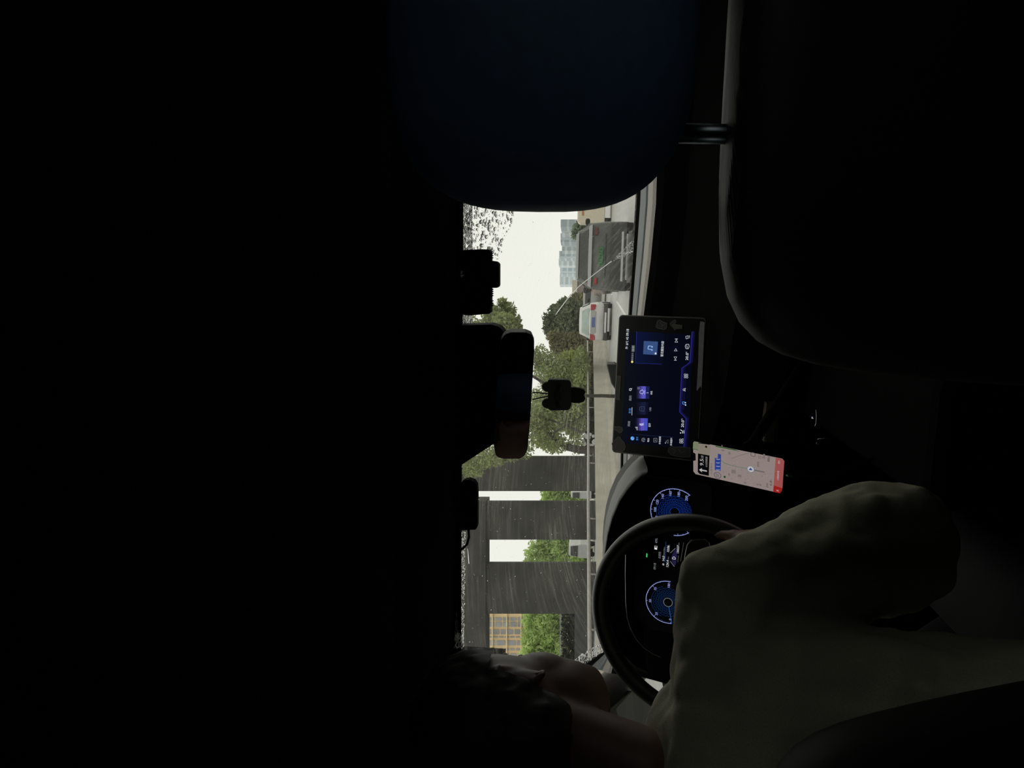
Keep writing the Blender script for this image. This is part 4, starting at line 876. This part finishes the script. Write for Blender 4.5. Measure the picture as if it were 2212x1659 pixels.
mb = MB(); mb.tube([PP.w(*PP.l(1697, 1027), -.004), PP.w(*PP.l(1716, 1031), -.004)], .0042, 12); mb.build('plug', mat('plug_green', (.05, .12, .09), rough=.25, metal=.8), cb)
mb = MB(); mb.tube([PP.w(*PP.l(1716, 1031), -.004), PP.w(*PP.l(1760, 1040), -.01), PP.w(*PP.l(1820, 1020), .0), (-.05, 1.5, .55)], .002, 8); mb.build('cord', blackp, cb); adopt(cb)

# ---------------------------------------------------------------- steering wheel
WC = np.array([-.3277, 1.2356, 1.0005]); 
rt, up, n_ = frame(0, .4047); WP = Plane(WC, rt, up)
leath = mat('wheel_leather', (.016, .016, .015), rough=.38, nscale=200, noise=.1)
whl = empty('steering_wheel', WC, 'black leather steering wheel with chrome framed buttons in front of the driver', 'steering wheel')
mb = MB(); mb.tube([WP.w(.173*math.cos(t), .173*math.sin(t)) for t in np.linspace(0, 2*math.pi, 97)[:-1]], .0145, 18, closed=True); mb.build('rim', leath, whl)
mb = MB(); mb.rbox(WP.w(0, -.045, .005), (.092, .028, .075), 3.2, R=np.stack([rt, n_, up], 1)); mb.build('hub', mat('hub_black', (.008, .008, .008), rough=.5), whl)
for s in (-1, 1):
    mb = MB(); mb.prism([WP.w(s*a, b, -.01) for a, b in [(.05, .015), (.165, .02), (.165, -.03), (.05, -.07)]], WP.n*.016); mb.build('spoke', blackp, whl, bevel=.006)
mb = MB(); mb.prism([WP.w(a, b, -.012) for a, b in [(-.03, -.08), (.03, -.08), (.022, -.168), (-.022, -.168)]], WP.n*.016); mb.build('spoke', blackp, whl, bevel=.006)
for s in (-1, 1):
    if s == 1: P = WP.L([(1483, 1210), (1486, 1190), (1490, 1172), (1497, 1163), (1510, 1160), (1528, 1160), (1536, 1166), (1540, 1180), (1542, 1205), (1515, 1215)])
    else: P = [(-a, b) for a, b in WP.L([(1483, 1210), (1486, 1190), (1490, 1172), (1497, 1163), (1510, 1160), (1528, 1160), (1536, 1166), (1540, 1180), (1542, 1205), (1515, 1215)])]
    mb = MB(); mb.prism([WP.w(a, b, .006) for a, b in P], WP.n*.006); pad_ = mb.build('button_pad', mat('pad_black', (.01, .01, .01), rough=.35), whl, bevel=.001)
    mb = MB(); mb.tube([WP.w(a, b, .013) for a, b in P[:-1]], .0011, 8); mb.build('chrome_frame', mat('dull_chrome', (.4, .4, .38), rough=.25, metal=1.), whl)
adopt(whl)
# stalks & column
col = empty('steering_column', WP.w(0, 0, -.1), 'dark steering column with stalks behind the wheel', 'steering column')
mb = MB(); mb.tube([WP.w(0, -.03, -.02), WP.w(0, -.05, -.35)], .045, 20); mb.build('shroud', blackp, col)
for s in (-1, 1):
    mb = MB(); mb.tube([WP.w(s*.04, 0, -.06), WP.w(s*.15, .03, -.055)], [.007, .009], 10); mb.build('stalk', blackp, col)
adopt(col)

# ---------------------------------------------------------------- mirror, shroud, camera box, tag, charm
def on_face(P, Y, th, name, m, parent=None, bevel=.004):
    mb = MB(); mb.prism([at(x, y, Y) for x, y in P], (0, th, 0)); return mb.build(name, m, parent, bevel=bevel)
shm = mat('shroud_plastic', (.003, .003, .0032), rough=.7, nscale=150, spec=.05)
sh = on_face([(990, 703), (1060, 701), (1078, 706), (1087, 716), (1091, 730), (1091, 900), (1069, 958), (997, 1005), (990, 1010)], 1.310, .045, 'mirror_shroud', shm, bevel=.008)
tag(sh, 'big black sensor shroud between the mirror and the roof', 'shroud')
mr = empty('rear_view_mirror', at(1111, 856, 1.300), 'black frameless rear view mirror reflecting the dim cabin', 'mirror')
MC = at(1112, 856, 1.250); rt, up, n_ = frame(-.20, -.10, -.067)
MP = Plane(MC, rt, up)
mpx = [(1070, 985), (1066, 960), (1067, 900), (1078, 760), (1083, 735), (1090, 724), (1104, 719), (1135, 719), (1148, 724), (1154, 738), (1154, 760), (1146, 900), (1140, 972), (1134, 986), (1122, 993), (1088, 993), (1076, 990)]
Q = MP.L(mpx)
mb = MB(); mb.prism([MP.w(a, b, -.025) for a, b in Q], MP.n*.024); mb.build('housing', mat('mirror_housing', (.012, .012, .012), rough=.5), mr, bevel=.003)
mb = MB(); mb.add([MP.w(a, b, .0003) for a, b in grow(Q, -.0022)], [tuple(range(len(Q)))]); mb.build('mirror_glass', mat('mirror_silver', (.62, .64, .66), rough=.01, metal=1., noise=0.), mr)
mb = MB(); mb.tube([MP.w(0, 0, -.02), MP.w(0, .005, -.04), MP.w(0, .02, -.075)], .012, 12); mb.build('stem', blackp, mr); adopt(mr)
cbx = empty('camera_box', at(1000, 610, 1.290), 'black finned camera box on the windscreen top right of the mirror', 'camera')
on_face([(985, 541), (1040, 538), (1057, 539), (1059, 545), (1059, 678), (1012, 682), (985, 678)], 1.290, .035, 'body', shm, cbx, .003)
on_face([(1056, 563), (1072, 565), (1077, 570), (1077, 618), (1074, 622), (1056, 622)], 1.295, .03, 'lens_block', shm, cbx, .002)
for y in (547, 552, 557, 626, 630.5, 635, 639.5, 651, 656, 661): on_face([(1056, y-1.1), (1063, y-1.1), (1063, y+1.1), (1056, y+1.1)], 1.300, .02, 'fin', shm, cbx, 0)
mb = MB(); mb.tube([at(996, 592, 1.288), at(996, 592, 1.295)], .006, 12); mb.build('screw', chrome, cbx); adopt(cbx)
et = empty('toll_tag', at(1010, 1090, 1.290), 'black rounded toll tag on the windscreen top left of the mirror', 'toll tag')
on_face([(990, 1058), (996, 1044), (1005, 1038), (1014, 1037), (1024, 1041), (1030, 1050), (1031, 1065), (1031, 1140), (1027, 1145), (990, 1147), (987, 1100)], 1.290, .02, 'body', mat('tag_black', (.002, .002, .002), rough=.7, spec=.05), et, .002)
px_tube([(1012, 1145), (1013, 1160), (1009, 1175), (1000, 1185), (985, 1191)], 1.295, .0022).build('cable', blackp, et); adopt(et)
# charm
charm_m = mat('charm_felt', (.26, .28, .25), rough=.9, nscale=300, noise=.2)
ch = empty('hanging_charm', at(1215, 853, 1.290), 'dark square headed charm with round ears hanging from the mirror', 'charm')
def pill(P, Y, th, nm, m=charm_m): return on_face(P, Y, th, nm, m, ch, .003)
pill([(1183, 821), (1187, 820), (1226, 820.5), (1231, 824), (1233.5, 830), (1234, 876), (1231, 884), (1226, 887), (1190, 887.5), (1184, 885)], 1.290, .016, 'head')
def oval(cx, cy, rx, ry, n=20, a=0.): return [(cx+rx*math.cos(6.2832*i/n), cy+ry*math.sin(6.2832*i/n)) for i in range(n)]
pill(oval(1184, 836, 14, 11.5), 1.293, .01, 'ear'); pill(oval(1184, 872, 14, 11.5), 1.293, .01, 'ear')
pill([(1230, 839), (1240, 837), (1252, 838.5), (1261, 842), (1264.5, 848), (1262, 853), (1260, 854.5), (1262, 856), (1264.5, 862), (1261, 868), (1252, 871), (1240, 871), (1230, 869)], 1.293, .01, 'body', mat('charm_dark', (.10, .09, .085), rough=.9))
pill(oval(1204, 856, 7.5, 14), 1.285, .005, 'snout', mat('charm_snout', (.10, .12, .12), rough=.8))
for (x, y) in ((1207, 833), (1206, 877)): pill(oval(x, y, 5, 6), 1.287, .003, 'cheek', mat('charm_cheek', (.16, .13, .12), rough=.9))
for s, (ya, yb_) in enumerate(((847, 851), (863, 855))):
    mb = MB(); mb.tube([at(1150, ya, 1.290), at(1186, yb_, 1.295)], .0011, 6); mb.build('string', mat('black_string', (.01, .01, .01)), ch)
adopt(ch)

# ---------------------------------------------------------------- seats
seatm = mat('seat_leather', (.006, .006, .0055), rough=.6, nscale=120, noise=.15, spec=.25, bump=.15)
sheenm = mat('headrest_sheen', (.04, .08, .15), rough=.55, nscale=120, noise=.1, spec=.2)  # blue sheen on the headrest is put into its base colour
def seat(label, X, Y, ztop, hc, hh, rec):
    s = empty('car_seat', (X, Y+.2, .25), label, 'car seat')
    mb = MB(); mb.rbox((X, Y+.03, hc), hh, 3.0, nu=64, nv=40); mb.build('headrest', sheenm, s)
    for q in (-.075, .075):
        mb = MB(); mb.tube([(X+q, Y+.05, hc-hh[2]+.02), (X+q, Y+.06, ztop-.05)], .0075, 12); mb.build('headrest_post', mat('post_metal', (.12, .14, .16), rough=.3, metal=1.), s)
    # backrest: rows of width
    V = []; Fc = []; rows = [(0.0, .15, .035), (.012, .205, .055), (.035, .235, .07), (.08, .252, .075), (.16, .262, .078), (.28, .275, .08), (.42, .28, .08), (.56, .27, .08), (.68, .25, .07)]
    nseg = 40
    for dz, hw, th in rows:
        yy = Y+.05+rec*dz
        for i in range(nseg):
            g = 2*math.pi*i/nseg; a = np.sign(math.cos(g))*abs(math.cos(g))**.55; b = np.sign(math.sin(g))*abs(math.sin(g))**.7
            V.append((X+hw*a, yy+th*b, ztop-dz))
    for r_ in range(len(rows)-1):
        for i in range(nseg): a = r_*nseg+i; b = r_*nseg+(i+1) % nseg; Fc.append((a, b, b+nseg, a+nseg))
    Fc.append(tuple(range(nseg))); Fc.append(tuple((len(rows)-1)*nseg+i for i in range(nseg)))
    mb = MB(); mb.add(V, Fc, None, True); mb.build('backrest', seatm, s, subsurf=1)
    mb = MB(); mb.rbox((X, Y+.38, ztop-.72), (.26, .28, .09), 4); mb.build('seat_cushion', seatm, s)
    mb = MB(); mb.box((X, Y+.36, ztop-.86), (.2, .22, .06)); mb.build('seat_base', blackp, s, bevel=.01)
    adopt(s); return s
hcp = at(1165, 100, .6)
seat('dark front passenger seat whose headrest hides the right half of the windscreen', float(hcp[0])+.015, .56, float(at(1568, 300, .6)[2]), float(at(1160, 300, .57)[2]), (.135, .055, .112), .35)
seat('dark driver seat behind the person in the olive shirt', -.42, .62, 1.02, 1.24, (.13, .05, .1), .3)
# centre console
con = empty('centre_console', (.0, 1.45, .2), 'black centre console with buttons and chrome lines below the display', 'console')
mb = MB(); mb.box((0.03, 1.45, .5), (.10, .38, .22)); mb.build('body', blackp, con, bevel=.03)
px_tube([(1763, 885), (1764, 900), (1763, 915), (1760, 922)], 1.55, .0012).build('chrome_edge', mat('dull_chrome', (.4, .4, .38)), con)
px_tube([(1766, 949), (1785, 947), (1800, 945)], 1.45, .0014).build('chrome_edge', mat('dull_chrome', (.4, .4, .38)), con)
on_face([(1764, 955), (1770, 956), (1769, 961), (1763, 960)], 1.44, .004, 'toggle', chrome, con, .0005)
rt, up, n_ = frame(0, .5); BP = Plane(at(1755, 902, 1.54), rt, up); BP.ptext('P', 1755.5, 902, 4, glow('p_light', (190, 195, 215)), 4); BP.ptext('O', 1750, 899, 2.5, glow('p_dim', (30, 32, 60)), 3); BP.mb.build('lit_symbol', None, con)
adopt(con)
cg = empty('cigarette_box', at(1668, 910, 1.62), 'small flat box with a brown foil top and grey barcode standing under the display', 'box')
on_face([(1656, 870), (1690, 875), (1683, 890), (1680, 958), (1650, 955), (1651, 905)], 1.62, .02, 'pack', mat('pack_brown', (.025, .018, .01), rough=.4), cg, .001)
on_face([(1656, 870.5), (1683, 874), (1681, 890), (1652, 902)], 1.617, .003, 'foil_top', mat('foil_tan', (.11, .085, .045), rough=.35, metal=.5), cg, .0003)
for q in range(14): 
    on_face([(1653, 922+q*2.4), (1672, 923+q*2.4), (1672, 924+q*2.4), (1653, 923+q*2.4)], 1.6175, .002, 'barcode_bar', mat('barcode_grey', (.06, .065, .06)), cg, 0)
adopt(cg)

# ---------------------------------------------------------------- the driver
skin = mat('skin', (.17, .095, .068), rough=.5, nscale=60, noise=.08)
hairm = mat('black_hair', (.006, .005, .005), rough=.6)
HC = at(1124, 1552, .93)
hx, hy, hz = map(float, HC)
def hp(a, b, c): return (hx+a, hy+b, hz+c)
body = MB()
body.rbox(hp(0, -.01, .03), (.076, .098, .095), 2.2)          # cranium
body.rbox(hp(0, .035, -.045), (.060, .062, .075), 2.3)        # face and jaw
body.rbox(hp(0, .065, -.098), (.028, .026, .02), 2.2)         # chin
body.rbox(hp(0, .06, -.085), (.045, .035, .03), 2.3); body.rbox(hp(.036, .045, -.025), (.03, .04, .045), 2); body.rbox(hp(-.036, .045, -.025), (.03, .04, .045), 2)   # cheeks
body.rbox(hp(0, .10, -.03), (.013, .018, .024), 2); cap(body, hp(0, .09, .015), hp(0, .112, -.04), .008, .013)   # nose
body.rbox(hp(0, .085, .03), (.05, .014, .012), 2)             # brow
body.rbox(hp(0, .094, -.068), (.022, .010, .008), 2)          # lips
for s in (-1, 1):   # ears
    e = [hp(s*(.072+.010*math.sin(t)**2), -.022-.019*math.cos(t)*(1 if math.sin(t) > -.3 else .7), .002+.033*math.sin(t)-.002) for t in np.linspace(0, 2*math.pi, 21)[:-1]]
    body.tube(e, .0036, 8, closed=True); body.rbox(hp(s*.072, -.018, -.008), (.006, .014, .024), 2)
NB = at(1425, 1600, .90); nb = np.array([hx-.015, hy-.065, float(NB[2])+.0])
cap(body, hp(0, -.03, -.05), nb+np.array([0, .0, .02]), .047, .050)
shR = at(1580, 1290, .95); shL = shR*1.; shL[0] = 2*hx-shR[0]+.02
chest = nb+np.array([0, .02, -.13])
for sh_ in (shR, shL): cap(body, nb+np.array([0, 0, -.06]), sh_, .055, .055)
pel = np.array([hx, hy-.12, .53])
cap(body, chest, pel, .13, .14)
cap(body, nb+np.array([.07, .02, -.13]), pel+np.array([.05, 0, 0]), .09, .1); cap(body, nb+np.array([-.07, .02, -.13]), pel+np.array([-.05, 0, 0]), .09, .1)
elR = at(1925, 1172, 1.02); haR = WP.w(*WP.l(1652, 1172), .012)
elL = np.array([hx-.30, hy+.12, .86]); haL = WP.w(-.17, -.045, .012)
wrR = haR+(elR-haR)/np.linalg.norm(elR-haR)*.075; wrL = haL+(elL-haL)/np.linalg.norm(elL-haL)*.075
cap(body, shR, elR, .056, .044); cap(body, elR, wrR, .043, .027); cap(body, shL, elL, .056, .044); cap(body, elL, wrL, .043, .027)
for ha, wr2, s in ((haR, wrR, 1), (haL, wrL, -1)):
    cen_ = WC; rad = ha-WC; rad = rad-WP.n*(rad @ WP.n); rad = rad/np.linalg.norm(rad); tan = np.cross(WP.n, rad)
    if tan[2] < 0: tan = -tan
    rimc = WC+rad*.173
    palm = rimc+rad*.018+WP.n*.014; cap(body, wr2, palm, .026, .028)
    for i in range(4):
        o_ = tan*(.030-.020*i); L3 = [1., 1.1, 1.05, .85][i]
        k0 = rimc+rad*.012+WP.n*.030+o_; k1 = rimc-rad*.014*L3+WP.n*.026+o_; k2 = rimc-rad*.026*L3-WP.n*.002+o_; k3 = rimc-rad*.012-WP.n*.024*L3+o_
        cap(body, palm+o_*.8, k0, .011, .0095); cap(body, k0, k1, .0095, .009); cap(body, k1, k2, .009, .008); cap(body, k2, k3, .008, .007)
    cap(body, palm+tan*.01, rimc+tan*.045+WP.n*.018-rad*.0, .012, .010); cap(body, rimc+tan*.045+WP.n*.018, rimc+tan*.062-rad*.018+WP.n*.012, .0095, .008)
for s in (-1, 1):
    kn = np.array([hx+s*.13, hy+.38, .60]); cap(body, pel+np.array([s*.08, 0, 0]), kn, .085, .062); an_ = np.array([hx+s*.12, hy+.72, .28]); cap(body, kn, an_, .058, .04); cap(body, an_, an_+np.array([0, .13, .0]), .04, .035)
per = voxel(body, 'person', skin, vox=.0055, smooth=7)
tag(per, 'person driving with short black hair and a loose olive short sleeved shirt', 'person')
# eyes
for s in (-1, 1):
    mb = MB(); mb.rbox(hp(s*.03, .088, .008), (.012, .010, .007), 2, nu=14, nv=10); mb.build('eye', mat('eye_white', (.5, .48, .45), rough=.2), per)
# hair
mb = MB(); mb.rbox(hp(0, -.018, .042), (.087, .110, .100), 2.2); mb.rbox(hp(0, .03, .085), (.06, .07, .04), 2.2); mb.rbox(hp(0, -.055, .0), (.072, .062, .085), 2.2)
ha_ = voxel(mb, 'hair', hairm, per, vox=.006, smooth=2, disp=.008, dscale=.02)
# keep hair off the face and the lower neck
bm = bmesh.new(); bm.from_mesh(ha_.data)
dl = [v_ for v_ in bm.verts if (v_.co.y > hy+.045 and v_.co.z < hz+.055) or (v_.co.y > hy-.03 and v_.co.z < hz+.035) or v_.co.z < hz-.07]
bmesh.ops.delete(bm, geom=dl, context='VERTS'); bm.to_mesh(ha_.data); bm.free()
mb = MB(); random.seed(5)
for i in range(1500):
    g = random.uniform(0, 2*math.pi); q = random.uniform(-.35, 1.)
    d = np.array([math.cos(g)*math.sqrt(max(0, 1-q*q)), math.sin(g)*math.sqrt(max(0, 1-q*q)), q])
    p0 = np.array(hp(0, -.018, .042))+d*np.array([.080, .102, .096])
    if (p0[1] > hy+.04 and p0[2] < hz+.07) or (p0[1] > hy-.02 and p0[2] < hz+.05): continue
    d2 = d+np.array([random.uniform(-.5, .5), random.uniform(-.2, .7), random.uniform(-.6, .2)]); d2 /= np.linalg.norm(d2)
    t = np.cross(d2, [0, 0, 1]); t /= np.linalg.norm(t)+1e-9; mb.add([p0-t*.0006, p0+t*.0006, p0+d2*random.uniform(.010, .020)], [(0, 1, 2)])
mb.build('hair_tips', hairm, per)
# shirt
shirt = mat('olive_shirt', (.42, .41, .31), rough=.9, nscale=700, noise=.15, spec=.1, bump=.3)
sm_ = MB()
for sh_ in (shR, shL): cap(sm_, nb+np.array([0, -.012, -.07]), sh_+np.array([0, 0, .0]), .068, .072)
cap(sm_, nb+np.array([0, -.005, -.035]), nb+np.array([0, 0, -.12]), .06, .12)
cap(sm_, chest, pel, .150, .165); cap(sm_, nb+np.array([.085, .01, -.15]), pel+np.array([.07, 0, 0]), .105, .125); cap(sm_, nb+np.array([-.085, .01, -.15]), pel+np.array([-.07, 0, 0]), .105, .125)
slR = shR+(elR-shR)*.98; slL = shL+(elL-shL)*.8
cap(sm_, shR, slR, .070, .088); cap(sm_, shL, slL, .070, .085)
_ax = np.cross((elR-shR)/np.linalg.norm(elR-shR), [0, 0, 1]); _ax /= np.linalg.norm(_ax)
so = voxel(sm_, 'shirt', shirt, per, vox=.007, smooth=5, disp=.026, dscale=.07)
tr_ = MB()
for s in (-1, 1):
    kn = np.array([hx+s*.13, hy+.38, .60]); cap(tr_, pel+np.array([s*.08, 0, -.01]), kn, .10, .075); cap(tr_, kn, np.array([hx+s*.12, hy+.70, .30]), .072, .055)
cap(tr_, pel+np.array([-.06, 0, 0]), pel+np.array([.06, 0, 0]), .14, .14)
voxel(tr_, 'trousers', mat('dark_trousers', (.01, .01, .012), rough=.9), per, vox=.01, smooth=3)
